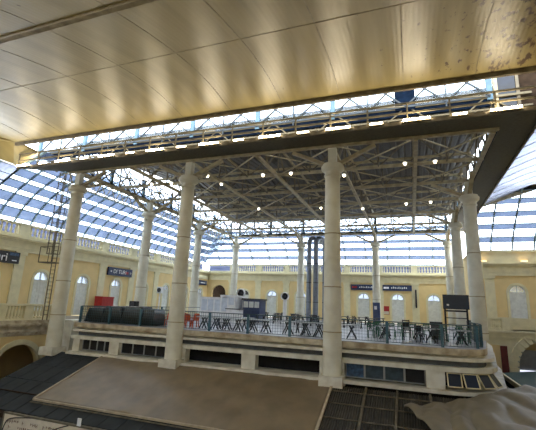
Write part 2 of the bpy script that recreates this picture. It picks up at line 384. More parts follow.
# ------------------------------------------------------------------ central terrace building
PX0, PX1, PY0, PY1 = -22.7, 3.6, 22.1, 50.6
CURVE = [(1.4, 22.1), (2.0, 22.15), (2.55, 22.3), (3.0, 22.6), (3.3, 23.0), (3.48, 23.5), (3.62, 24.2), (3.95, 26.4), (4.4, 29.3), (4.8, 32), (5.0, 35)]
def rrect(x0, x1, y0, y1, r):
    dx, dy = x1-PX1, y0-PY0; pts = [(x0, y0)]
    for w, (x, y) in zip((0, .12, .35, .6, .8, .92, 1, 1, 1, 1, 1), CURVE): pts.append((x+dx*w, y+dy*(1-w)))
    pts += [(5.0+dx, y1), (x0, y1)]; return pts
MB().slab(rrect(PX0, PX1, PY0, PY1, 1.5), -.2, -.17).obj('floor_terrace', 'floor', kind='structure')
mb = MB(); mb.slab(rrect(PX0-.02, PX1+.05, PY0-.03, PY1, 1.5), -.50, -.2)
mb.obj(num('trim'), 'slabedge', kind='structure')
mb = MB(); mb.slab(rrect(PX0+.05, PX1+.35, PY0-.12, PY1, 1.7), -.78, -.62); mb.slab(rrect(PX0+.05, PX1-.1, PY0+.35, PY1, 1.3), -.62, -.50)
mb.obj(num('trim'), 'ledge', kind='structure')
mb = MB(); mb.slab(rrect(PX0+.2, PX1-.05, PY0+.3, PY1, 1.4), -1.06, -.78); mb.obj(num('trim'), 'recess', kind='structure')
mb = MB(); mb.slab(rrect(PX0+.05, PX1+.45, PY0-.18, PY1, 1.8), -1.29, -1.06); mb.obj(num('trim'), 'ledge', kind='structure')
mb = MB(); mb.slab(rrect(PX0, PX1+.8, PY0-.45, PY1, 2.1), -2.28, -2.12); mb.obj(num('trim'), 'ledge', kind='structure')
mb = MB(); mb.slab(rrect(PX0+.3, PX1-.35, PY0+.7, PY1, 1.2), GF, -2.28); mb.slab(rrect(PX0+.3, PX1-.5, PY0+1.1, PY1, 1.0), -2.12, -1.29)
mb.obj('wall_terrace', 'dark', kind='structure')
# piers of the window band and what fills the openings
for a, b in ((-22.6, -22.0), (-19.4, -18.6), (-14.9, -13.4), (-9.6, -8.7), (-4.9, -3.55), (.52, 1.4)):
    MB().box(a, b, PY0, PY0+.5, -2.12, -1.29).obj(num('trim'), 'ledge', kind='structure')
def winrow(x0, x1, n, m, y=PY0+.18, skip=()):
    w = (x1-x0)/n
    for i in range(n):
        if i in skip: continue
        t = thing(num('window'), (x0+w*i+w/2, y, -2.03), kind='structure'); a, b = x0+w*i, x0+w*(i+1)
        mb = MB(); mb.box(a, a+.05, y, y+.06, -2.03, -1.29); mb.box(b-.05, b, y, y+.06, -2.03, -1.29); mb.box(a+.05, b-.05, y, y+.06, -2.03, -1.98); mb.box(a+.05, b-.05, y, y+.06, -1.34, -1.29)
        mb.obj('frame', 'ledgegrey', t); MB().box(a+.05, b-.05, y+.02, y+.04, -1.98, -1.34).obj('pane', m, t)
winrow(-22.0, -19.4, 4, 'dark', PY0+.3); winrow(-18.6, -14.9, 4, 'dark', PY0+.3); winrow(-3.5, .5, 4, 'shut')
for o in bpy.data.objects:
    if o.name.startswith('pane') and o.parent and o.parent.name == 'window_%d' % (CNT['window']-3): o.data.materials[0] = M['tileblue']
    if o.name.startswith('pane') and o.parent and o.parent.name == 'window_%d' % CNT['window']: o.data.materials[0] = M['dark']
# four tilted vent sashes at the rounded end
for i, (x, y, a) in enumerate(((1.8, 22.1, 0), (2.5, 22.2, .2), (3.12, 22.6, .6), (3.55, 23.2, 1.05))):
    t = thing(num('window'), (x, y, -1.33), kind='structure'); t.rotation_euler = (math.radians(-36), 0, a); LOC[t.name] = (0, 0, 0)
    mb = MB(); w, h = .33, .74
    mb.box(-w, -w+.05, -.02, .02, -h, 0); mb.box(w-.05, w, -.02, .02, -h, 0); mb.box(-w, w, -.02, .02, -h, -h+.05); mb.box(-w, w, -.02, .02, -.05, 0)
    mb.obj('frame', 'stone', t); MB().box(-w+.05, w-.05, -.006, .006, -h+.05, -.05).obj('pane', 'screen', t)

# ------------------------------------------------------------------ tall columns
def column(x, y, label, z0=-1.95, base=True, front=False):
    c = thing('tall_column', (x, y, z0), label=label, cat='column'); zt = 9.1
    mb = MB(); mb.lathe([(.52, 0), (.49, min(3, 3-1.95-z0)), (.43, zt-z0-.0)], x, y, z0, 24); mb.obj('shaft', 'col', c, smooth=True)
    mb = MB()
    for z in (.25, 2.65, 5.65):
        r = .52 - .07*(z+1.95)/11; mb.lathe([(r, 0), (r+.02, .01), (r+.02, .05), (r, .06)], x, y, z, 24)
    mb.obj('joint_band', 'steel', c, smooth=True)
    mb = MB(); mb.lathe([(.43, 0), (.5, .06), (.5, .12), (.45, .16), (.46, .3), (.66, .46), (.68, .62), (.68, .66), (.6, .7), (.58, .82), (.42, .86)], x, y, zt, 24); mb.obj('capital', 'col', c, smooth=True)
    mb = MB(); mb.box(x-.24, x+.24, y-.2, y+.2, zt+.84, 10.95); mb.obj('post', 'col', c)
    if base: MB().box(x-.62, x+.62, y-.6, y+.5, z0-.5, z0+.02).obj('base_block', 'ledge', c)
    for dx, dy in ((-2.5, 0), (2.5, 0), (0, 2.5), (0, -2.5)):
        if (x < -20 and dx < 0) or (x > 4 and dx > 0) or (y < 22 and dy < 0) or (y > 50 and dy > 0): continue
        mb = MB(); mb.bar((x+dx*.12, y+dy*.12, zt+.8), (x+dx, y+dy, 10.92), .25, .2); mb.obj('brace', 'steel', c)
    return c
Y1 = 21.75
column(-24, Y1, 'pale tall column at the left end of the terrace, next to the caged ladder')
column(-14.07, Y1, 'pale tall column in the front row beside the orange chairs')
column(-4.13, Y1, 'thick pale front row column standing on a block at the brown canopy corner')
column(-24, 30.6, 'pale column on the left side of the terrace behind the black covered tables', base=False)
column(-24, 40.3, 'slim pale column far back on the left side, behind the second front column', base=False)
column(4.25, 30.4, 'thick pale column at the right end of the terrace next to the big screen', -.17, base=False)
column(4.25, 40.3, 'pale column just left of and behind the thick one by the big screen', -.17, base=False)
for x, l in ((-24, 'far thin column of the back row left of the round drum fan'), (-14.07, 'far thin column of the back row left of the grey ducts'), (-4.13, 'far thin column of the back row beside the dark blue board'), (4.45, 'far thin column of the back row, rightmost, left of the big screen')):
    column(x, 51.2, l, base=False)

# ------------------------------------------------------------------ roof trusses
ZT0, ZT1 = 11.15, 13.3
NX = [-24, -19.04, -14.07, -9.1, -4.13, .6, 4.45]
NY = [21.75, 26.1, 30.6, 35.5, 40.3, 45.8, 51.2]
names = ['along the walkway edge', 'next behind the walkway', 'over the near part of the terrace', 'over the middle of the terrace', 'over the fans', 'over the ducts', 'at the far end of the terrace']
for j, y in enumerate(NY):
    t = thing('roof_truss', (-24, y, ZT0), label='cream steel truss running left to right, %s' % names[j], cat='roof truss')
    MB().bar((NX[0]-.2, y, ZT0), (NX[-1]+.2, y, ZT0), .16, .22).obj('bottom_chord', 'steel', t)
    MB().bar((NX[0]-.2, y, ZT1), (NX[-1]+.2, y, ZT1), .14, .18).obj('top_chord', 'steel', t)
    xs = []
    for a, b in zip(NX, NX[1:]): xs += [a, (a+b)/2]
    xs.append(NX[-1])
    for a in xs: MB().bar((a, y, ZT0), (a, y, ZT1), .09).obj('upright', 'steeld', t)
    mb = MB()
    for i, (a, b) in enumerate(zip(xs, xs[1:])):
        if i % 2: mb.bar((a, y, ZT0), (b, y, ZT1), .08)
        else: mb.bar((a, y, ZT1), (b, y, ZT0), .08)
    mb.obj('lattice', 'steeld', t)
nn = ['on the left side above the outer columns', 'between the first and second front columns', 'over the second front column', 'between the second and third front columns', 'over the third front column', 'running straight back right of the third front column', 'on the right side above the outer columns']
for i, x in enumerate(NX):
    t = thing('roof_girder', (x, NY[0], ZT0-.12), label='steel girder running front to back, %s' % nn[i], cat='roof girder')
    MB().bar((x, NY[0], ZT0-.12), (x, NY[-1], ZT0-.12), .22, .2).obj('bottom_chord', 'steel', t)
    MB().bar((x, NY[0], ZT1+.1), (x, NY[-1], ZT1+.1), .14, .16).obj('top_chord', 'steel', t)
    mb = MB(); ys = []
    for a, b in zip(NY, NY[1:]): ys += [a, (a+b)/2]
    ys.append(NY[-1])
    for k, (a, b) in enumerate(zip(ys, ys[1:])):
        if k % 2: mb.bar((x, a, ZT0), (x, b, ZT1), .1)
        else: mb.bar((x, a, ZT1), (x, b, ZT0), .1)
    mb.obj('lattice', 'steeld', t)
for j, (a, b) in enumerate(zip(NY, NY[1:])):
    t = thing('cross_bracing', ((NX[0]+NX[-1])/2, (a+b)/2, ZT0), label='row of flat steel X braces, %s row back from the walkway' % ORD[j], cat='bracing')
    for i, (c, d) in enumerate(zip(NX, NX[1:])):
        mb = MB(); mb.bar((c, a, ZT0+.02), (d, b, ZT0+.02), .09, .06); mb.bar((c, b, ZT0-.06), (d, a, ZT0-.06), .09, .06)
        mb.obj('brace_rod', 'steel', t)
    for c, d in zip(NX, NX[1:]):
        m_ = (c+d)/2; MB().bar((m_, a, ZT0+.02), (m_, b, ZT0+.02), .07).obj('strut', 'steeld', t)
# main roof over the trusses: ribbed sheet
mb = MB(); x0, x1 = -25.2, 5.6
prof = [(21.75, 13.5), (36.5, 14.9), (52.4, 13.5)]
for (ya, za), (yb, zb) in zip(prof, prof[1:]):
    k = int((x1-x0)/.55)
    for i in range(k):
        a, b = x0+.55*i, x0+.55*(i+1); m1, m2 = a+.3, a+.38
        for p, q, dz, dw in ((a, m1, 0, 0), (m1, m2, 0, .09), (m2, b-.08, .09, .09), (b-.08, b, .09, 0)):
            mb.add([(p, ya, za+dz), (q, ya, za+dw), (q, yb, zb+dw), (p, yb, zb+dz)], [(0, 1, 2, 3)])
mb.add([(x0, 21.75, 13.65), (x1, 21.75, 13.65), (x1, 36.5, 15.05), (x0, 36.5, 15.05), (x0, 52.4, 13.65), (x1, 52.4, 13.65)], [(0, 1, 2, 3), (3, 2, 5, 4)])
mb.obj('ceiling', 'roofin', kind='structure')

# clerestory glazing round the main roof
def clerestory(mp, us, zp, zg, zt, posts=.14, panel=()):
    t = thing(num('window'), mp(us[0], zp, 0), kind='structure')
    mb = MB(); mb.prism([(us[0], zp), (us[-1], zp), (us[-1], zg), (us[0], zg)], mp, -.05, .05); mb.obj('sill_panel', 'navy', t)
    mb = MB()
    for a, b in zip(us, us[1:]): mb.prism([(a, zg), (b, zg), (b, zt), (a, zt)], mp, -.01, .01)
    mb.obj('pane', 'clear', t)
    mb = MB()
    for i, u in enumerate(us):
        if i in panel: continue
        mb.prism([(u-posts, zg-.2), (u+posts, zg-.2), (u+posts, zt), (u-posts, zt)], mp, -.1, .12)
    mb.obj('post', 'poststeel', t)
    for i in panel: MB().prism([(us[i]-.55, zg-.2), (us[i]+.55, zg-.2), (us[i]+.55, zt), (us[i]-.55, zt)], mp, -.1, .12).obj('blank_panel', 'navy', t)
    mb = MB()
    for a, b in zip(us, us[1:]):
        m_ = (a+b)/2
        for p, q in ((a, m_), (m_, b)):
            mb.bar(mp(p, zg, .1), mp(q, zt-.5, .1), .09); mb.bar(mp(p, zt-.5, .16), mp(q, zg, .16), .09)
        mb.bar(mp(m_, zg-.3, .12), mp(m_, zt, .12), .08)
    mb.bar(mp(us[0], zg, .1), mp(us[-1], zg, .1), .12)
    mb.obj('brace', 'bracesteel', t)
mapC = lambda u, z, n: (u, 21.55 - n, z)
clerestory(mapC, [-28.6, -23.8, -18.8, -14.0, -9.06, -4.1, .1, 4.4], 12.4, 12.95, 15.4, panel=(6,))
mapCB = lambda u, z, n: (u, 52.2 - n, z)
clerestory(mapCB, NX, 11.3, 11.6, 13.5)
mapCL = lambda u, z, n: (-25.0 + n, u, z)
clerestory(mapCL, NY, 11.3, 11.5, 13.4)
mapCR = lambda u, z, n: (5.3 - n, u, z)
clerestory(mapCR, NY, 11.5, 12.6, 13.4)

# ------------------------------------------------------------------ walkway hung under the clerestory
WZ = 11.15
wk = thing('maintenance_walkway', (-10, 20.7, WZ), label='long dark decked walkway with cream railing and tube lamps, hung above the columns', cat='walkway')
mb = MB(); mb.slab([(-28.4, 19.75), (6.35, 19.75), (6.35, 51.5), (4.75, 51.5), (4.75, 21.55), (-25, 21.55), (-28.4, 19.95)], WZ, WZ+.06)
mb.obj('deck', 'deck', wk)
mb = MB(); mb.bar((-28.4, 19.75, WZ-.02), (6.4, 19.75, WZ-.02), .1, .2); mb.bar((6.4, 19.75, WZ-.02), (6.4, 51.5, WZ-.02), .1, .2); mb.obj('edge_beam', 'steeld', wk)
mb = MB(); mb.bar((-25, 21.6, WZ-.04), (4.7, 21.6, WZ-.04), .12, .22); mb.obj('inner_beam', 'steel', wk)
mb = MB()
for z in (.55, 1.1): mb.bar((-28.4, 19.75, WZ+z), (6.4, 19.75, WZ+z), .09)
mb.obj('handrail', 'railsteel', wk)
px = [-28.3 + 2.035*k for k in range(18)]
for x in px: MB().bar((x, 19.75, WZ), (x, 19.75, WZ+1.12), .08).obj('rail_post', 'railsteel', wk)
# raking struts tying the rail up to the clerestory
mb = MB()
for k, x in enumerate(px[:-1]):
    if k % 2: mb.bar((x, 19.8, WZ+1.1), (x+2.03, 21.5, 13.0), .07)
    mb.bar(*(((x, 21.5, WZ+.1), (x+2.03, 21.5, 13.0)) if k % 2 else ((x, 21.5, 13.0), (x+2.03, 21.5, WZ+.1))), .07)
mb.bar((-28, 21.5, 12.9), (6.3, 21.5, 12.9), .12); mb.bar((-28, 21.5, 12.2), (6.3, 21.5, 12.2), .1)
mb.obj('raking_strut', 'railsteel', wk)
# tube lamps under the rail
def tube(x, L, label, gp):
    t = thing('tube_lamp', (x, 19.66, WZ+.16), label=label, cat='lamp', group=gp); 
    MB().box(x-L/2, x+L/2, 19.6, 19.74, WZ-.02, WZ+.03).obj('housing', 'railsteel', t)
    MB().bar((x-L/2+.03, 19.58, WZ+.07), (x+L/2-.03, 19.58, WZ+.07), .08, n=8).obj('glowing_tube', 'tube' if L > 1 else 'tube_dim', t)
    return t
t1 = None; t2 = None
for k in range(9):
    x = -27.6 + 4.03*k
    lab = 'long tube lamp on the walkway edge, %s long one from the left' % ORD[k]
    tube(x, 1.38, lab, 'long tube lamps on the walkway')
    if k < 8: tube(x+2.03, .72, 'short tube lamp on the walkway edge, %s short one from the left' % ORD[k], 'short tube lamps on the walkway')
# pendant bulbs
bulbs = [(-26.3,25.1,'over the left balustrade, left of the terrace'),(-19.6,24.9,'left of the second front column, outer one'),(-17.8,25,'left of the second front column, inner one'),(-14,24.1,'just right of the second column capital'),(-13.9,26.2,'behind the one beside the second column capital'),(-9.85,24.9,'left one of the pair between second and third columns'),(-7.75,25,'right one of the pair between second and third columns'),(-4.17,26.3,'just right of the third column capital'),
         (-.04,24.9,'left one of the bright pair right of the third column'),(1.75,25,'right one of the bright pair right of the third column'),(-19.5,35.2,'deep in the roof behind the second column'),(-13.85,34.3,'deep in the roof right of the second column'),(-7.8,35.2,'deep in the roof left of the third column'),(-4,36.2,'deep in the roof right of the third column'),(-.1,35.2,'deep in the roof, left of the rightmost pair'),(1.9,35,'deep in the roof, rightmost')]
for x, y, l in bulbs:
    t = thing('hanging_lamp', (x, y, 10.8), label='small hanging lamp '+l, cat='lamp', group=None)
    MB().bar((x, y, 10.95), (x, y, 13.55+(y-21.3)*.0921), .03).obj('stem', 'steeld', t)
    MB().lathe([(.05, .17), (.12, .13), (.16, .06), (.16, .05)][::-1], x, y, 10.78, 12).obj('lamp_shade', 'white', t)
    MB().lathe([(.03, -.1), (.07, -.07), (.09, 0), (.06, .06)], x, y, 10.78, 12).obj('bulb', 'bulb', t, smooth=True)

# ------------------------------------------------------------------ perimeter vaults
# front vault lining
CP = [(19.2, 13.0), (17.4, 13.2), (16.5, 13.23), (15.5, 13.19), (14.5, 13.09), (13.5, 12.94), (12.5, 12.74), (10, 12.15), (7, 11.2), (4, 10.0), (0.8, 8.6)]
def vz(y):
    for (a, b), (c, d) in zip(CP, CP[1:]):
        if y >= c - 1e-6: return d + (b-d)*(y-c)/(a-c)
    return CP[-1][1]
def vs_(y): return sum(vz(min(19.2, y+d)) - (max(0, y+d-19.2)*.13) for d in (-1.2, -.6, 0, .6, 1.2))/5
P = [(19.2 - i*18.2/40, vs_(19.2 - i*18.2/40)) for i in range(41)]
mb = MB(); xs = [-28.2 + 41.6*k/26 for k in range(27)]
n = len(P)
vs = [(x, y, z) for x in xs for y, z in P]
vs = [(x - (0.0 if i else max(0, (19.2-p[0]))*.55), p[0], p[1]) for i, x in enumerate(xs) for p in P]
fs = [(i*n+j, (i+1)*n+j, (i+1)*n+j+1, i*n+j+1) for i in range(26) for j in range(n-1)]
mb.add(vs, fs); mb.add([(x, y, z+.15) for x, y, z in vs], fs); 
mb.obj('ceiling_front_vault', 'lining', smooth=True, kind='structure')
MB().bar((-28.3, 19.25, 12.98), (13.4, 19.25, 12.96), .16, .42).obj(num('trim'), 'steeld', kind='structure')
# lapped seams and rivet lines of the lining
mb = MB()
for x in [-26.5+3.32*k for k in range(12)]:
    for (ya, za), (yb, zb) in zip(P[:-2], P[1:-1]): mb.bar((x, ya, za-.005), (x, yb, zb-.005), .04, .012)
for y in (13.2,): mb.bar((-31, y, vs_(y)-.01), (13, y, vs_(y)-.01), .03, .012)
mb.bar((-33, 9.2, vs_(9.2)), (13, 9.2, vs_(9.2)), .22, .06); mb.bar((-33, 8.95, vs_(8.95)), (13, 8.95, vs_(8.95)), .05, .1)
mb.obj(num('trim'), 'steel', kind='structure')
# left corner of the lining, folding down to the left wall
A, B_ = (-28.2, 19.2, 13.0), (-31.95, 12.4, vs_(12.4)); c1, c2 = (-32.2, 13.0, 9.5), (-31.9, 20.9, 9.9); c3 = (-28.0, 21.2, 11.9)
c2 = (-31.6, 20.6, 12.1); c3 = (-27.0, 20.6, 12.2)
mb = MB(); q = [A, B_, (-33.2, 12.5, 12.6), (-31.6, 20.2, 12.2), (-29.2, 20.3, 11.5), (-26.8, 20.4, 12.3)]
cen = (-30.2, 18.6, 12.9)
for k in range(6): mb.add([q[k], q[(k+1) % 6], cen], [(0, 1, 2)])
mb.add([(p[0], p[1], p[2]+.15) for p in q], [tuple(range(6))])
mb.obj('ceiling_corner', 'lining', kind='structure')

def glazed_vault(mp, prof, us, rows, m_a, m_b, fr='bluesteel', share=.45):
    """curved glazing: prof of (n, z) from wall to top; rows alternate clear / tinted sheets"""
    t = thing(num('window'), mp(us[0], prof[0][1], prof[0][0]), kind='structure')
    seg = [0]
    for (a, b), (c, d) in zip(prof, prof[1:]): seg.append(seg[-1]+math.hypot(c-a, d-b))
    def at(s):
        s = min(max(s, 0), seg[-1]-1e-6)
        for i in range(len(seg)-1):
            if s <= seg[i+1]:
                f = (s-seg[i])/(seg[i+1]-seg[i]); return (prof[i][0]+(prof[i+1][0]-prof[i][0])*f, prof[i][1]+(prof[i+1][1]-prof[i][1])*f)
    h = seg[-1]/rows; A_, B2, F1, F2 = MB(), MB(), MB(), MB()
    for r in range(rows):
        s0, s1, s2 = h*r, h*(r+share), h*(r+1)
        for (p, q_, mbx) in ((s0, s1, A_), (s1, s2, B2)):
            (n0, z0), (n1, z1) = at(p), at(q_)
            for a, b in zip(us, us[1:]):
                mbx.add([mp(a+.04, z0, n0), mp(b-.04, z0, n0), mp(b-.04, z1, n1), mp(a+.04, z1, n1)], [(0, 1, 2, 3)])
        n0, z0 = at(s0); F1.bar(mp(us[0], z0, n0), mp(us[-1], z0, n0), .09, .09)
        n0, z0 = at(s1); F1.bar(mp(us[0], z0, n0), mp(us[-1], z0, n0), .05, .05)
    k = 14
    for u in us:
        for i in range(k):
            (n0, z0), (n1, z1) = at(seg[-1]*i/k), at(seg[-1]*(i+1)/k - (1e-5 if i == k-1 else 0)); F2.bar(mp(u, z0, n0), mp(u, z1, n1), .14, .12)
    A_.obj('pane', m_a, t); B2.obj('tinted_pane', m_b, t); F1.obj('purlin', fr, t); F2.obj('rafter', fr, t)
    return t
mapFr = lambda u, z, n: (u, -4.4 + n, z)
glazed_vault(mapFr, [(0, 7.4), (2.5, 8.4), (5.3, 8.75)], [-33+3.3*k for k in range(15)], 4, 'clear', 'milky')  # unseen glazing behind the camera, added to light the terrace front
PV = [(-1.2, 7.7), (-.5, 8.9), (.8, 10.2), (2.7, 11.4), (5.2, 12.5)]
glazed_vault(mapL, [(-1.2, 7.7), (-.5, 8.9), (.8, 10.2), (2.7, 11.4)], [12.5 + 1.56*k for k in range(6)], 3, 'milky', 'milky')
glazed_vault(mapL, PV, [20.3 + 1.55*k for k in range(25)], 6, 'clear', 'frost', share=.36)
MB().prism([(10, 6.3), (57, 6.3), (57, 7.7), (10, 7.7)], mapL, -1.25, -1.2).obj(num('window'), 'milky', kind='structure')  # sheet added behind the left balusters to tone down the white sky
MB().prism([(-32, 6.3), (6, 6.3), (6, 7.8), (-32, 7.8)], mapF, -1.25, -1.2).obj(num('window'), 'milky', kind='structure')  # same kind of added sheet, toning the sky behind the far balusters
glazed_vault(mapF, [(-1.2, 7.8), (-.5, 8.9), (.7, 10.1), (2.4, 11.2), (4.6, 12.2)], [-33 + 3.0*k for k in range(14)], 5, 'clear', 'frost', share=.6)
glazed_vault(mapN, [(-1.0, 7.85), (-.4, 8.8), (1.2, 10.2), (3.2, 11.6), (5.4, 12.9)], [6.0 + 1.9*k for k in range(5)], 5, 'clear', 'frost', share=.62)
# right vault: milky sheet rising outward from the walkway
t = thing(num('window'), (6.5, 19.5, 11.4), kind='structure'); mb = MB(); k = 60
ys = [19.3 + (39.5-19.3)*i/k for i in range(k+1)]
RP = [(6.5, 11.35), (8.5, 12.2), (10.8, 13.0), (13.5, 13.6)]
vs = [(x, y, z + (.05 if i % 2 else 0)) for i, y in enumerate(ys) for x, z in RP]; n = len(RP)
mb.add(vs, [(i*n+j, (i+1)*n+j, (i+1)*n+j+1, i*n+j+1) for i in range(k) for j in range(n-1)]); mb.obj('pane', 'milky', t)
mb = MB()
for y in [19.4+2.0*i for i in range(11)]:
    for (a, b), (c, d) in zip(RP, RP[1:]): mb.bar((a, y, b-.04), (c, y, d-.04), .04, .05)
mb.obj('rafter', 'door', t)
mb = MB(); mb.add([(6.4, 39.5, 11.4), (13.5, 39.5, 13.6), (13.5, 38.6, 12.9), (6.4, 38.6, 12.9)], [(0, 1, 2, 3)]); mb.bar((6.4, 39.5, 11.35), (13.5, 39.4, 13.6), .2, .3); mb.obj('hip_beam', 'steel', t)
MB().prism([(6.5, 11.4), (8.5, 12.25), (10.8, 13.05), (10.8, 13.2), (6.5, 13.2)], lambda u, z, n: (u, n, z), 19.45, 19.55).obj(num('trim'), 'brown', kind='structure')
MB().box(5.75, 13.5, 21.65, 21.8, 11.3, 16).obj(num('trim'), 'brown', kind='structure')
t = thing(num('window'), (5.6, 21.6, 12), kind='structure'); MB().box(4.75, 5.7, 21.58, 21.62, 11.4, 15.6).obj('pane', 'bluep', t); MB().box(4.6, 4.8, 21.5, 21.7, 11.2, 15.6).obj('post', 'steel', t); MB().box(5.65, 5.8, 21.5, 21.7, 11.2, 15.6).obj('post', 'steeld', t)
# lattice girder along the top of the left vault
t = thing('lattice_girder', (-26.2, 20, 10.9), label='thin pale lattice girder running back above the left glazing', cat='girder')
mb = MB(); mb.bar((-26.2, 22, 10.6), (-26.2, 52, 10.6), .1); mb.bar((-26.2, 22, 11.7), (-26.2, 52, 11.7), .1); mb.obj('chord', 'steel', t)
mb = MB()
for i in range(24):
    y = 22+1.23*i; mb.bar((-26.2, y, 10.6), (-26.2, y+.61, 11.7), .06); mb.bar((-26.2, y+.61, 11.7), (-26.2, y+1.23, 10.6), .06)
mb.obj('lattice', 'steel', t)

# ------------------------------------------------------------------ stall roofs in front of the terrace
rf = lambda y: -2.66 + .35*(y-20.8)
def roofsheet(name, x0, x1, y0, y1, m, label, cat, rib=0, joist=(), purl=(), mj='rafter', dz=0.0):
    t = thing(name, ((x0+x1)/2, y0, rf(y0)), label=label, cat=cat)
    mb = MB()
    if rib:
        k = int((x1-x0)/rib)
        for i in range(k):
            a = x0+(x1-x0)*i/k; b = x0+(x1-x0)*(i+1)/k; c = (a+b)/2
            for p, q, u, v in ((a, c, 0, .05), (c, b, .05, 0)):
                mb.add([(p, y0, rf(y0)+u), (q, y0, rf(y0)+v), (q, y1, rf(y1)+v), (p, y1, rf(y1)+u)], [(0, 1, 2, 3)])
        mb.add([(x0, y0, rf(y0)-.03), (x1, y0, rf(y0)-.03), (x1, y1, rf(y1)-.03), (x0, y1, rf(y1)-.03)], [(0, 1, 2, 3)])
    else:
        mb.prism([(y0, rf(y0)-.08), (y1, rf(y1)-.08), (y1, rf(y1)), (y0, rf(y0))], lambda u, z, n: (n, u, z), x0, x1)
    mb.obj('roof_sheet', m, t)
    for x in joist: MB().bar((x, y0, rf(y0)+.08+dz), (x, y1, rf(y1)+.08+dz), .1, .08).obj('rafter', mj, t)
    for y in purl: MB().bar((x0, y, rf(y)+.05+dz), (x1, y, rf(y)+.05+dz), .09, .05).obj('purlin', mj, t)
    return t
roofsheet('stall_roof', -24.0, -4.3, 16.0, 22.0, 'slate', 'dark sheet roof over the stalls at lower left, partly under the big brown canopy', 'roof',
          joist=(), purl=(17.35,), mj='brown')
mb = MB()
for x in [-23+1.1*k for k in range(17)]: mb.bar((x, 16.0, rf(16.0)+.0), (x, 22, rf(22)+.0), .07, .05)
for y in (18.6, 20.2, 21.3): mb.bar((-24, y, rf(y)), (-4.3, y, rf(y)), .06, .05)
mb.obj('sheet_seam', 'slate', bpy.data.objects['stall_roof'])
roofsheet('stall_roof', -4.0, 4.6, 12.5, 21.5, 'corr', 'dark corrugated roof grid between the brown canopy and the silver tarpaulin', 'roof', rib=.11,
          joist=(-2.35, -.85, .65, 2.15, 3.6), purl=(13.4, 14.5, 15.6, 16.7, 17.8, 18.9, 20.0, 21.0))
t = thing('roof_gutter', (-14, 15.9, rf(15.9)), label='rusty brown gutter along the lower edge of the dark stall roof', cat='gutter')
MB().box(-24, -4.3, 15.62, 15.98, rf(15.9)-.2, rf(15.9)-.02).obj('channel', 'brown', t)
for x in range(-23, -5, 3): MB().bar((x, 15.7, rf(15.9)-.25), (x, 16.3, rf(15.9)-.02), .05).obj('bracket', 'brown', t)

def noise2(x, y, s):
    from mathutils import noise
    return noise.noise(Vector((x*s, y*s, 3.7)))
def sheet(name, m, nx, ny, fn, parent=None, thick=.02, **kw):
    mb = MB(); vs = [fn(i/nx, j/ny) for i in range(nx+1) for j in range(ny+1)]; w = ny+1
    fs = [(i*w+j, (i+1)*w+j, (i+1)*w+j+1, i*w+j+1) for i in range(nx) for j in range(ny)]
    mb.add(vs, fs); o = mb.obj(name, m, parent, smooth=True, **kw)
    md = o.modifiers.new('thickness', 'SOLIDIFY'); md.thickness = thick; return o
cn = thing('canopy_tarpaulin', (-11.7, 19.4, rf(19.4)), label='large smooth brown tarpaulin stretched over the stall roof in the foreground', cat='tarpaulin')
def tf(u, v):
    x = -19.45+15.35*u; y = 16.95+4.95*v; z = rf(y)+.12 + .05*noise2(x, y, .5) + .02*noise2(x, y, 2.2) + .025*math.sin((x*.8+y*2.1)*1.7)*(1-abs(2*v-1))
    z += .10*math.exp(-((x+14.2)**2/2.5+(y-20.2)**2/.6))
    return (x, y, z)
sheet('fabric', 'tarp', 90, 40, tf, cn)
MB().bar((-19.48, 16.95, rf(16.95)+.12), (-19.48, 21.9, rf(21.9)+.12), .12, .1).obj('hem', 'tarpedge', cn)
MB().bar((-19.5, 16.93, rf(16.95)+.09), (-4.05, 16.93, rf(16.95)+.09), .1, .1).obj('hem', 'tarpedge', cn)
MB().bar((-4.06, 16.95, rf(16.95)+.12), (-4.06, 21.6, rf(21.6)+.12), .12, .1).obj('hem', 'tarpedge', cn)
MB().bar((-19.5, 16.75, rf(16.95)+.0), (-4.05, 16.75, rf(16.95)+.0), .05, .05).obj('edge_pole', 'rafter', cn)

sv = [(-.5, 19.9), (1.0, 20.9), (2.2, 21.4), (3.6, 22.2), (5.0, 23.0), (6.8, 21.9)]
def sf(u, v):
    k = u*(len(sv)-1); i = min(int(k), len(sv)-2); f = k-i
    tx, ty = sv[i][0]+(sv[i+1][0]-sv[i][0])*f, sv[i][1]+(sv[i+1][1]-sv[i][1])*f
    bx, by = -.5 + 9.0*u, 19.9-7.5*min(1, u*2.2+.02) 
    x, y = tx+(bx-tx)*v, ty+(by-ty)*v
    z = -2.66 + .04*math.sin(x*5+y*2) + .20*(y-20) + .30*max(0, min(1, (x-1.2)/3)) + .13*noise2(x, y, .8) + .07*abs(noise2(x+9, y*.5, 2.3)) + .17*abs(math.sin(math.atan2(x-2.6, 23.2-y)*11+noise2(x, y, .7)*2))*min(1, v*4)
    return (x, y, z)
sheet('crumpled_tarpaulin', 'silver', 90, 60, sf, thick=.03, label='crumpled silver grey tarpaulin draped over the stalls at lower right', cat='tarpaulin')

# side stall awning with pale edge, lower right
t = thing('side_awning', (7.2, 30, -3.2), label='dark green stall roof with a pale edge running back at the far right', cat='awning')
MB().prism([(5.6, -3.25), (9.2, -2.75), (9.2, -2.65), (5.6, -3.15)], lambda u, z, n: (u, n, z), 24.2, 37.5).obj('roof_sheet', 'awn', t)
MB().bar((5.85, 24.2, -2.65), (5.85, 37.5, -2.65), .12, .3).obj('pale_edge', 'stone', t)
MB().box(5.8, 5.95, 24.2, 37.5, -3.6, -2.8).obj('fascia', 'awn', t)

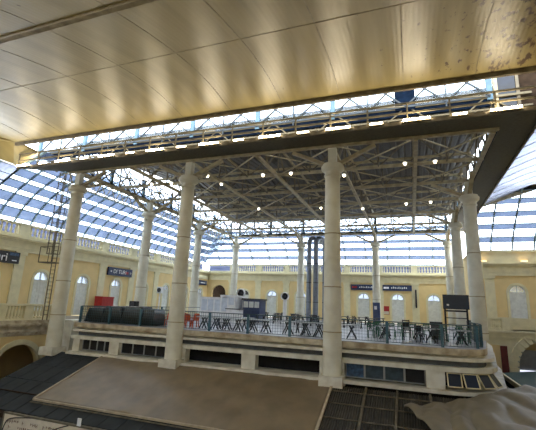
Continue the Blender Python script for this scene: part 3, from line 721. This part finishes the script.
# sign board below the gutter, lower left
sb = thing('stall_signboard', (-16.6, 15.4, -5.6), label='cream stall signboard with faded brown rows of lettering at the lower left corner', cat='sign')
ZS = -4.28
MB().box(-19.5, -12.0, 15.4, 15.5, ZS-1.6, ZS).obj('panel', 'cream', sb)
mb = MB(); mb.box(-19.55, -11.95, 15.38, 15.52, ZS, ZS+.08); mb.box(-19.57, -19.49, 15.38, 15.52, ZS-1.6, ZS+.08); mb.obj('frame', 'rafter', sb)
mb = MB(); rr = random.Random(3)
for row, z in enumerate((ZS-.22, ZS-.48, ZS-.74, ZS-1.0, ZS-1.26)):
    x = -19.2 + .1*row
    while x < -12.3:
        w = rr.uniform(.05, .16); h = rr.choice((.1, .13, .16)); 
        if rr.random() < .72:
            mb.box(x, x+.025, 15.385, 15.4, z-h, z); mb.box(x, x+w, 15.385, 15.4, z-h*.5-.012, z-h*.5+.012)
            if rr.random() < .5: mb.box(x+w-.02, x+w, 15.385, 15.4, z-h, z)
        x += w + rr.uniform(.03, .09)
mb.obj('lettering', 'textb', sb)
tg = MB(); tg.box(-14.72, -14.52, 15.32, 15.37, -4.2, -3.88); tg.obj('small_plate', 'white', label='small white plate hanging from the gutter above the cream signboard', cat='plate')
def cable(name, pts, r, m, **kw):
    cu = bpy.data.curves.new(name, 'CURVE'); cu.dimensions = '3D'; cu.bevel_depth = r; sp = cu.splines.new('NURBS'); sp.points.add(len(pts)-1)
    for p, q in zip(sp.points, pts): p.co = (*q, 1)
    sp.use_endpoint_u = True; sp.order_u = 3; cu.materials.append(M[m]); o = bpy.data.objects.new(name, cu); C.objects.link(o)
    dg = bpy.context.evaluated_depsgraph_get(); me = bpy.data.meshes.new_from_object(o.evaluated_get(dg)); bpy.data.objects.remove(o)
    o = bpy.data.objects.new(name, me); C.objects.link(o); tag(o, **kw); return o
cable('power_cable', [(-19.4, 15.3, -5.3), (-19.3, 15.3, -4.6), (-18.8, 15.3, -4.34), (-17.6, 15.36, -4.25)], .025, 'black', label='black cable looping over the left end of the cream signboard', cat='cable')
cable('power_cable', [(-17.0, 15.3, -4.9), (-16.2, 15.3, -4.6), (-15.4, 15.35, -4.3), (-14.7, 15.6, -4.15)], .025, 'black', label='black cable rising to the gutter near the small white plate', cat='cable')

# ------------------------------------------------------------------ terrace railing
FL = -.17
rl = thing('terrace_railing', (-9.5, 22.25, FL), label='teal wire mesh railing with square posts along the terrace edge', cat='railing')
path = [(-22.4, 22.25), (1.9, 22.25), (2.6, 22.5), (3.05, 22.95), (3.35, 23.8), (3.75, 26.4), (3.62, 29.3), (3.62, 31.6), (4.55, 32.5), (4.7, 50)]
mb = MB()
for (a, b), (c, d) in zip(path, path[1:]): mb.bar((a, b, FL+1.12), (c, d, FL+1.12), .05); mb.bar((a, b, FL+.9), (c, d, FL+.9), .03); mb.bar((a, b, FL+.08), (c, d, FL+.08), .03)
mb.bar((-22.4, 22.25, FL+1.12), (-22.4, 50, FL+1.12), .05)
mb.obj('handrail', 'netrail', rl)
for x in (-22.4, -19.8, -17.2, -14.65, -11.95, -9.34, -6.7, -4.05, -1.3, 1.38):
    MB().box(x-.07, x+.07, 22.19, 22.31, FL, FL+1.12).obj('post', 'teal', rl)
for x, y in ((3.05, 22.95), (3.37, 24.0), (3.62, 25.6), (3.65, 28), (4.58, 34), (4.62, 39), (-22.4, 24.8), (-22.4, 27.4), (-22.4, 32)):
    MB().box(x-.07, x+.07, y-.06, y+.06, FL, FL+1.12).obj('post', 'teal', rl)
mb = MB()
for (a, b), (c, d) in list(zip(path, path[1:])) + [((-22.4, 22.3), (-22.4, 34))]:
    L_ = math.hypot(c-a, d-b); k = int(L_/.16)
    for i in range(k):
        f = i/k; mb.bar((a+(c-a)*f, b+(d-b)*f, FL+.08), (a+(c-a)*f, b+(d-b)*f, FL+1.1), .014)
    for z in (.24, .4, .56, .72): mb.bar((a, b, FL+z), (c, d, FL+z), .012)
mb.obj('wire_mesh', 'netrail', rl, kind='stuff')

# ------------------------------------------------------------------ furniture on the terrace
def make_table(top, leg, w=1.0, d=.7):
    t = thing('folding_table', (0, 0, 0), cat='table')
    MB().box(-w/2, w/2, -d/2, d/2, .73, .79).obj('tabletop', top, t)
    for s in (-1, 1):
        x = s*(w/2-.14)
        for q in (-1, 1): MB().bar((x, -q*.27, .0), (x + .05*q, q*.12, .74), .06).obj('leg', leg, t)
    MB().bar((-w/2+.14, 0, .37), (w/2-.14, 0, .37), .04).obj('stretcher', leg, t)
    return t
def make_chair(m):
    t = thing('wooden_chair', (0, 0, 0), cat='chair')
    MB().box(-.2, .2, -.2, .2, .44, .47).obj('seat', m, t)
    mb = MB()
    for z in (.62, .72, .82): mb.box(-.2, .2, .19, .215, z, z+.06)
    mb.obj('backrest', m, t)
    for sx in (-1, 1):
        MB().bar((sx*.19, -.19, 0), (sx*.19, -.17, .44), .04).obj('leg', m, t)
        MB().bar((sx*.19, .24, 0), (sx*.19, .2, .9), .04).obj('leg', m, t)
    return t
def make_plastic(m):
    t = thing('plastic_chair', (0, 0, 0), cat='chair')
    MB().box(-.23, .23, -.22, .22, .42, .46).obj('seat', m, t)
    mb = MB(); pts = [(-.24, .2, .44), (-.22, .28, .9)]
    k = 6
    for i in range(k):
        a0, a1 = -1+2*i/k, -1+2*(i+1)/k; y0, y1 = .24-.05*a0*a0, .24-.05*a1*a1
        mb.add([(a0*.23, y0, .44), (a1*.23, y1, .44), (a1*.22, y1+.09, .92-.06*a1*a1), (a0*.22, y0+.09, .92-.06*a0*a0),
                (a0*.23, y0+.02, .44), (a1*.23, y1+.02, .44), (a1*.22, y1+.11, .92-.06*a1*a1), (a0*.22, y0+.11, .92-.06*a0*a0)], [(0,1,2,3),(4,7,6,5),(3,2,6,7),(0,4,5,1),(0,3,7,4),(1,5,6,2)])
    mb.obj('backrest', m, t)
    for sx in (-1, 1):
        for sy in (-1, 1): MB().bar((sx*.23, sy*.23, 0), (sx*.2, sy*.19, .42), .05).obj('leg', m, t)
        MB().bar((sx*.25, -.2, .62), (sx*.25, .24, .64), .05, .03).obj('armrest', m, t)
    return t
used = set()
def place(proto, x, y, rz, label, group=None, z=FL):
    if proto.name not in used:
        used.add(proto.name); o = proto; o.location = (x, y, z); o.rotation_euler = (0, 0, rz); o['label'] = label
        if group: o['group'] = group
        return o
    o = dup(proto, (x, y, z), rz, label)
    if group: o['group'] = group
    return o
tp = make_table('tabletop', 'black', .72, .98); td = make_table('darktop', 'black')
rnd = random.Random(5)
frow = [-13.3, -12.45, -11.6, -10.7, -9.8, -8.85, -7.35, -6.2, -5.35, -3.4]
wh = ['first right of the orange chairs', 'second right of the orange chairs', 'third right of the orange chairs', 'fourth right of the orange chairs', 'fifth right of the orange chairs', 'sixth right of the orange chairs, before the gap', 'first after the gap', 'second after the gap', 'third after the gap, left of the thick column', 'just right of the thick front column']
for i, x in enumerate(frow):
    place(tp, x, 24.0+rnd.uniform(-.15, .15), rnd.uniform(-.1, .1)+PI/2, 'black legged table at the railing, %s' % wh[i], 'crossed leg tables at the railing')
for i, x in enumerate([-12.9, -10.9, -7.0, -5.2]):
    place(tp, x, 25.7+rnd.uniform(-.2, .2), rnd.uniform(-.15, .15), 'pale topped table just behind the railing row, %s from the left' % ORD[i], 'crossed leg tables in the second row')
for r_, y in enumerate((35.6, 41.0, 45.5)):
    for i in range(8):
        x = (-18 if r_ else -13.6) + (1.95 if r_ else 1.5)*i + .5*r_
        place(td, x, y+rnd.uniform(-.3, .3), rnd.uniform(-.3, .3), 'dark table, %s dark row from the front, %s from the left' % (ORD[r_], ORD[i]), 'dark tables in the middle of the terrace')
gc = make_chair('green'); bc = make_chair('black')
gsp = [(-2.45, 25.6, .3), (-1.9, 26.3, 1.4), (-.85, 25.4, -1.5), (-2.3, 27.4, 0), (-1.3, 27.6, .2), (-.7, 28.6, 2.8), (-2.2, 29.4, .5), (1.75, 26.4, .2), (2.7, 28.5, -.6), (2.75, 25.4, -1.4), (3.0, 27.9, 1.0), (1.9, 29.4, .1), (.1, 27.9, 0.4), (.9, 29.6, 3.0)]
gl_ = ['front left of the first right-hand table', 'behind the first right-hand table', 'right of the first right-hand table', 'second row, left', 'second row, middle', 'third row, right', 'third row, left', 'left of the screen stand', 'right behind the screen stand', 'in front of the corner of the railing', 'by the side railing', 'behind the screen', 'behind the black chairs', 'far behind the black chairs']
for (x, y, a), l in zip(gsp, gl_): place(gc, x, y, a, 'green wooden chair at the right end, %s' % l, 'green chairs at the right end')
for i, (x, y) in enumerate(((-1.6, 25.3), (.95, 24.9), (2.5, 24.6), (-1.7, 28.4), (.3, 26.9), (2.9, 29.7))):
    place(tp, x, y, PI/2+.12*i-.2, 'pale table among green chairs, %s' % ['left, nearest the railing', 'middle, in front of the black chairs', 'right, below the big screen', 'left, behind the nearest', 'middle, behind the black chairs', 'right, behind the big screen'][i], 'tables at the right end')
for i, (x, y, z, a) in enumerate(((-.35, 25.6, 0, .2), (-.35, 25.6, .14, .2), (-.35, 25.6, .28, .2), (.45, 24.5, 0, 2.6), (1.35, 24.2, 0, -2.8), (.35, 25.5, 0, .4))):
    place(bc, x, y, a, 'black chair at the right end, %s' % ['bottom of the stack', 'middle of the stack', 'top of the stack', 'left in front of the middle table', 'right in front of the middle table', 'right beside the stack'][i], 'black chairs at the right end', z=FL+z)
for i in range(16):
    x = -19.5+1.0*i
    if -12 < x < -8.8 and i % 2: x += 4.6
    place(bc, x, 39.9+rnd.uniform(-.3, .3)+(4.4 if i % 2 else 0), rnd.uniform(0, 6), 'black chair among dark tables, %s row, %s from the left' % ('second' if i % 2 else 'first', ORD[i//2]), 'black chairs in the middle of the terrace')
oc = make_plastic('orange')
for (x, y, a, l) in ((-16.25, 24.2, .3, 'left of the second tall column'), (-15.5, 24.6, -.2, 'half hidden left of the second tall column'), (-14.3, 23.6, .9, 'at the railing right of the second tall column'), (-14.6, 25.0, .2, 'behind the one right of the second tall column')):
    place(oc, x, y, a, 'orange plastic armchair '+l, 'orange plastic chairs')

# black covered furniture at the left
for i, (x, w, h) in enumerate(((-21.6, 1.6, 1.0), (-20.0, 1.75, 1.16), (-18.3, 1.75, 1.2), (-16.95, 1.0, 1.12))):
    o = sheet('covered_furniture', 'blacktarp', 24, 18, lambda u, v: (lambda X, Y, e: (x+X*w/2*1.0, 23.4+Y*.75, FL + h*(1-max(0, abs(e)-.72)**1.2/.28**1.2*.97) + .03*noise2(x+X*2, Y*2, 2.5)))(
        math.copysign(abs(2*u-1)**.7, 2*u-1), math.copysign(abs(2*v-1)**.7, 2*v-1), max(abs(2*u-1), abs(2*v-1))), thick=.03,
        label='furniture under black plastic sheet at the left railing, %s from the left' % ORD[i], cat='covered furniture')
t = thing('loudspeaker', (-20.3, 25.3, FL), label='small black loudspeaker on a stand above the black covers', cat='loudspeaker')
MB().box(-20.6, -20.0, 25.1, 25.5, .95, 1.42).obj('cabinet', 'black', t); MB().bar((-20.3, 25.3, FL), (-20.3, 25.3, .95), .05, n=8).obj('pole', 'black', t)
MB().bar((-20.3, 25.09, 1.18), (-20.3, 25.05, 1.18), .34, n=16).obj('grille', 'darktop', t)

# big screen and its stand
t = thing('screen_stand', (2.6, 27.3, FL), label='black metal stand with a shelf under the big screen', cat='stand')
for x in (1.95, 3.2): MB().box(x-.05, x+.05, 27.2, 27.4, FL+.06, 1.95).obj('upright', 'black', t); MB().box(x-.06, x+.06, 26.8, 27.8, FL, FL+.06).obj('foot', 'black', t)
MB().box(2.0, 3.15, 27.05, 27.45, 1.2, 1.25).obj('shelf', 'black', t); MB().box(2.0, 3.15, 27.2, 27.3, 1.6, 1.7).obj('crossbar', 'black', t)
t = thing('television', (2.58, 27, 1.74), label='large flat black television facing the terrace front at the right', cat='television')
MB().box(1.84, 3.32, 27.03, 27.12, 1.76, 2.64).obj('frame', 'black', t); MB().box(1.87, 3.29, 27.015, 27.03, 1.8, 2.61).obj('screen', 'screen', t)
MB().box(2.05, 2.18, 27.008, 27.015, 1.96, 2.06).obj('sticker', 'white', t)
t = thing('audio_mixer', (1.5, 28, FL), label='dark equipment rack left of the big screen', cat='equipment')
MB().box(1.1, 1.75, 27.9, 28.4, FL, .7).obj('cabinet', 'darktop', t); MB().box(1.05, 1.8, 27.85, 28.45, .7, .92).obj('top_unit', 'black', t)

# white cabins, blue kiosk, fans
def cabin(x0, x1, y, z1, label, npan):
    t = thing('white_cabin', ((x0+x1)/2, y, FL), label=label, cat='cabin')
    mb = MB(); mb.box(x0, x1, y+.1, y+2, FL, FL+.9); mb.box(x0, x1, y+1.9, y+2, FL+.9, z1-.2); mb.box(x0, x0+.1, y+.1, y+2, FL+.9, z1-.2); mb.box(x1-.1, x1, y+.1, y+2, FL+.9, z1-.2); mb.obj('body', 'white', t)
    MB().box(x0-.1, x1+.1, y-.05, y+2.1, z1-.2, z1).obj('roof', 'white', t)
    w = (x1-x0)/npan
    for i in range(npan+1): MB().box(x0+w*i-.05, x0+w*i+.05, y, y+.1, FL, z1-.2).obj('mullion', 'white', t)
    for i in range(npan): MB().box(x0+w*i+.05, x0+w*(i+1)-.05, y+.04, y+.06, FL+.9, z1-.25).obj('pane', 'paleblue', t)
cabin(-20.5, -18.25, 36.0, 2.1, 'low white glazed cabin at the far left of the terrace', 3)
cabin(-18.1, -16.6, 35.8, 2.34, 'taller white glazed cabin right of the low one', 2)
t = thing('white_counter', (-15.7, 34, FL), label='white counter with stacked white units below the drum fan', cat='counter')
MB().box(-16.4, -15.0, 33.6, 34.4, FL, 1.0).obj('body', 'white', t); MB().box(-16.45, -14.95, 33.5, 34.5, 1.0, 1.08).obj('worktop', 'darktop', t); MB().box(-16.3, -15.5, 33.7, 34.3, 1.08, 1.4).obj('upper_unit', 'white', t)
t = thing('blue_kiosk', (-15.6, 37.5, FL), label='dark blue kiosk with small windows right of the drum fan', cat='kiosk')
MB().box(-16.3, -14.45, 37.2, 39, FL, 2.0).obj('body', 'bluebox', t); MB().box(-16.4, -14.35, 37.1, 39.1, 1.95, 2.1).obj('roof', 'darktop', t)
for x in (-16.2, -15.6, -15.0): MB().box(x, x+.5, 37.17, 37.2, 1.2, 1.8).obj('window', 'door', t)
MB().box(-16.4, -14.35, 36.9, 37.2, .9, .98).obj('counter', 'bluebox', t)
def fan(x, y, zc, r, label, thickpost):
    t = thing('pedestal_fan', (x, y, FL), label=label, cat='fan')
    mb = MB(); k = 24
    for i in range(k):
        a, b = 2*PI*i/k, 2*PI*(i+1)/k; vs = [(x+q*math.cos(c), yy, zc+q*math.sin(c)) for q, yy in ((r, y-.12), (r, y+.12), (r*.8, y+.12), (r*.8, y-.12)) for c in (a, b)]
        mb.add(vs, [(0, 1, 3, 2), (2, 3, 5, 4), (4, 5, 7, 6), (6, 7, 1, 0)])
    mb.obj('housing_ring', 'white', t, smooth=True)
    mb = MB()
    for i in range(16):
        a = 2*PI*i/16; mb.bar((x, y-.12, zc), (x+r*.85*math.cos(a), y-.1, zc+r*.85*math.sin(a)), .015)
    mb.bar((x, y+.1, zc), (x, y+.14, zc), r*1.5, n=20); mb.obj('grille', 'darktop', t)
    mb = MB()
    for i in range(4):
        a = PI/2*i+.3; p = Vector((math.cos(a), 0, math.sin(a))); q = Vector((-p.z, .25, p.x)); c = Vector((x, y, zc))
        mb.add([c+p*.06-q*.03, c+p*r*.75-q*.12, c+p*r*.75+q*.12, c+p*.06+q*.03], [(0, 1, 2, 3)])
    mb.obj('blades', 'black', t)
    MB().bar((x, y-.08, zc), (x, y+.2, zc), .2, n=12).obj('motor', 'darktop', t)
    MB().bar((x, y+.1, FL+.1), (x, y+.1, zc-r*.8), thickpost, n=10).obj('post', 'white', t)
    MB().lathe([(.4, 0), (.4, .06), (.1, .12)], x, y+.1, FL, 16).obj('base', 'white', t)
fan(-17.3, 38.8, 2.65, .5, 'round white drum fan on a post above the white counter', .1)
fan(-12.05, 38, 2.45, .42, 'dark round fan on a thick white post left of the grey ducts', .36)
t = thing('box_fan', (-26.0, 36.5, FL), label='white box fan on a pole behind the black covers at the left', cat='fan')
MB().box(-26.3, -25.7, 36.3, 36.7, 2.3, 3.0).obj('housing', 'white', t); MB().bar((-26, 36.28, 2.65), (-26, 36.24, 2.65), .48, n=18).obj('grille', 'darktop', t); MB().bar((-26, 36.5, -6.6), (-26, 36.5, 2.3), .14, n=8).obj('pole', 'white', t)

# ducts
for x, y, r, l in ((-11.1, 44, .27, 'leftmost'), (-10.35, 44.3, .29, 'middle, thickest'), (-9.35, 44, .15, 'rightmost, thinnest')):
    t = thing('vent_duct', (x, y, FL), label='tall grey metal vent duct rising to the roof, %s of the three' % l, cat='duct')
    MB().bar((x, y, FL), (x, y, 8.9), 2*r, n=16).obj('riser', 'duct', t, smooth=True)
    mb = MB(); pr = Vector((x, y, 8.85))
    for k in range(1, 6): a = PI/2*k/5; q = Vector((x+.8*(1-math.cos(a))*.4, y+.8*(1-math.cos(a)), 8.85+.7*math.sin(a))); mb.bar(pr, q, 2*r, n=14); pr = q
    mb.bar(pr, pr+Vector((.5, 5.5, 0)), 2*r, n=14); mb.obj('elbow', 'duct', t, smooth=True)
    for z in (2, 4.2, 6.4): MB().lathe([(r+.03, 0), (r+.03, .06)], x, y, z, 16).obj('collar', 'darktop', t)

t = thing('notice_cabinet', (-3.9, 48, FL), label='tall dark blue notice cabinet by the far column', cat='cabinet')
MB().box(-4.32, -3.52, 47.9, 48.2, FL, 2.3).obj('body', 'bluebox', t); MB().box(-4.15, -3.85, 47.88, 47.9, 1.5, 1.9).obj('paper_notice', 'white', t)
t = thing('wall_poster', (-3.35, 56.85, .9), label='reddish poster on the far wall between door and blue cabinet', cat='poster'); MB().box(-3.75, -2.95, YF-.04, YF-.0, .85, 2.0).obj('sheet', 'redp', t); MB().box(-3.7, -3.0, YF-.05, YF-.04, .9, 1.3).obj('pale_panel', 'cream', t)
MB().box(.48, .68, YF-.4, YF-.13, 1.9, 4.3).obj('column_loudspeaker', 'black', label='narrow black column loudspeaker fixed to a far wall pilaster', cat='loudspeaker')
for i, y in enumerate((32.55, 33.4)):
    t = thing('red_cooler', (-30.6, y+.5, FZ), label='red chest cooler on the left gallery, %s one' % ('nearer' if i == 0 else 'farther'), cat='cooler')
    MB().box(-31.2, -30.2, y, y+.82, FZ, 1.58).obj('body', 'redp', t); MB().box(-31.22, -30.15, y-.01, y+.83, 1.58, 1.7).obj('lid', 'redp', t)

# signs
def text(name, s, size, m, parent, loc, rot, off=0, sx=1):
    cu = bpy.data.curves.new(name, 'FONT'); cu.body = s; cu.size = size; cu.extrude = .01; cu.align_x = 'CENTER'; cu.align_y = 'CENTER'
    cu.materials.append(M[m]); o = bpy.data.objects.new(name, cu); C.objects.link(o); o.parent = parent
    dg = bpy.context.evaluated_depsgraph_get(); me = bpy.data.meshes.new_from_object(o.evaluated_get(dg)); bpy.data.objects.remove(o)
    o = bpy.data.objects.new(name, me); C.objects.link(o); o.parent = parent
    o.location = Vector(loc)-Vector(LOC[parent.name]); o.rotation_euler = rot; o.scale = (sx, 1, 1); return o
RL = (PI/2, 0, PI/2); RF = (PI/2, 0, 0)
t = thing('shop_sign', (-31.35, 20.4, 4.1), label='black shop sign ending in turi on the left wall at the picture edge', cat='sign')
MB().box(-31.5, -31.25, 17.4, 23.5, 4.08, 5.03).obj('panel', 'signb', t); text('lettering', 'turi', .95, 'white', t, (-31.23, 21.75, 4.52), RL)
MB().box(-31.25, -31.23, 22.55, 23.35, 4.72, 4.95).obj('blue_patch', 'tileblue', t); MB().box(-31.25, -31.235, 22.85, 23.25, 4.28, 4.36).obj('small_mark', 'white', t)
t = thing('shop_sign', (-31.35, 35.9, 4.1), label='violet black shop sign with white and red lettering over a left wall door', cat='sign')
MB().box(-31.5, -31.25, 34.1, 37.95, 4.06, 4.95).obj('panel', 'sign', t); text('lettering', 'DI TURI', .62, 'white', t, (-31.23, 35.85, 4.5), RL)
for y in (34.45, 37.65): mb = MB(); mb.bar((-31.24, y, 4.5), (-31.22, y, 4.5), .2, n=8); mb.obj('round_mark', 'white', t)
MB().box(-31.25, -31.235, 36.75, 37.3, 4.35, 4.6).obj('red_mark', 'redp', t)
t = thing('shop_sign', (-31.35, 54.4, 4.3), label='small dark sign on the left wall next to the far corner', cat='sign'); MB().box(-31.5, -31.2, 53.6, 56.2, 4.2, 4.9).obj('panel', 'sign', t)
MB().box(-31.21, -31.18, 54.2, 55.6, 4.45, 4.6).obj('pale_mark', 'door', t)
for i, (x0, x1, l) in enumerate(((-8.1, -4.35, 'with a red patch at its left end'), (-3.75, .1, 'right of the far column'))):
    t = thing('shop_sign', ((x0+x1)/2, YF-.1, 4.1), label='long blue shop sign on the far wall, %s' % l, cat='sign')
    MB().box(x0, x1, YF-.22, YF-.05, 4.1, 4.88).obj('panel', 'sign', t)
    mb = MB()
    for k in range(9):
        a = x0+1.15+.24*k; mb.box(a, a+.14, YF-.24, YF-.22, 4.4, 4.4+(.16, .24, .2)[k % 3]); 
    mb.obj('white_marks', 'door', t)
    mb = MB(); mb.lathe([(.16, 0), (.16, .02)], 0, 0, 0, 12)
    MB().box(x0+.15, x0+.85, YF-.24, YF-.22, 4.36, 4.62).obj('left_patch', 'redp' if i == 0 else 'white', t)

# ------------------------------------------------------------------ ladder and globe lamp beside the leftmost column
t = thing('caged_ladder', (-25.6, 22.0, .9), label='thin rusty caged ladder climbing to the walkway left of the leftmost column', cat='ladder')
lx, ly = -25.75, 22.2
for s in (-.22, .22): MB().bar((lx+s, ly, -.2), (lx+s, ly, 11.2), .05).obj('rail', 'steeld', t)
mb = MB()
for k in range(36): mb.bar((lx-.22, ly, .2+.3*k), (lx+.22, ly, .2+.3*k), .03)
mb.obj('rungs', 'steeld', t)
mb = MB()
for k in range(9):
    z = 4.7+.8*k; pr_ = None
    for i in range(9):
        a = PI*i/8; q = (lx+.42*math.cos(a), ly-.75*math.sin(a), z)
        if pr_: mb.bar(pr_, q, .04)
        pr_ = q
for i in (0, 2, 4, 6, 8): a = PI*i/8; mb.bar((lx+.42*math.cos(a), ly-.75*math.sin(a), 4.7), (lx+.42*math.cos(a), ly-.75*math.sin(a), 11.1), .035)
mb.obj('cage', 'steeld', t)
mb = MB(); mb.box(lx-.8, lx+.5, ly-.7, ly+.1, 4.0, 4.06)
for a, b in ((lx-.8, ly-.7), (lx+.5, ly-.7), (lx-.8, ly+.1)): mb.bar((a, b, 4.0), (a, b, 5.2), .04)
mb.bar((lx-.8, ly-.7, 5.2), (lx+.5, ly-.7, 5.2), .04); mb.bar((lx-.8, ly+.1, 5.2), (lx-.8, ly-.7, 5.2), .04); mb.obj('landing', 'steeld', t)
t = thing('globe_lamp', (-26.2, 23.3, .9), label='white globe lamp on a black post at the end of the left balustrade', cat='lamp')
MB().bar((-26.8, 23.75, .9), (-26.6, 23.75, 2.85), .07, n=8).obj('post', 'black', t); MB().bar((-26.9, 23.7, .9), (-26.8, 23.7, 2.3), .05, n=8).obj('brace', 'black', t)
MB().lathe([(.05, -.24), (.18, -.18), (.24, 0), (.18, .16), (.05, .24)], -26.6, 23.75, 3.05, 16).obj('globe', 'white', t, smooth=True)

# warm cornice lamps washing the parapet on the right
for i, (x, y) in enumerate(((6.9, YN-.5), (10.4, YN-.5))):
    t = thing('cornice_lamp', (x, y, 6.62), label='warm lamp on the right-hand cornice, %s' % ('left one near the columns' if i == 0 else 'right one near the picture edge'), cat='lamp')
    MB().box(x-.3, x+.3, y-.08, y+.08, 6.6, 6.66).obj('housing', 'white', t); MB().box(x-.27, x+.27, y-.06, y+.06, 6.66, 6.68).obj('lamp_glass', 'warm', t)
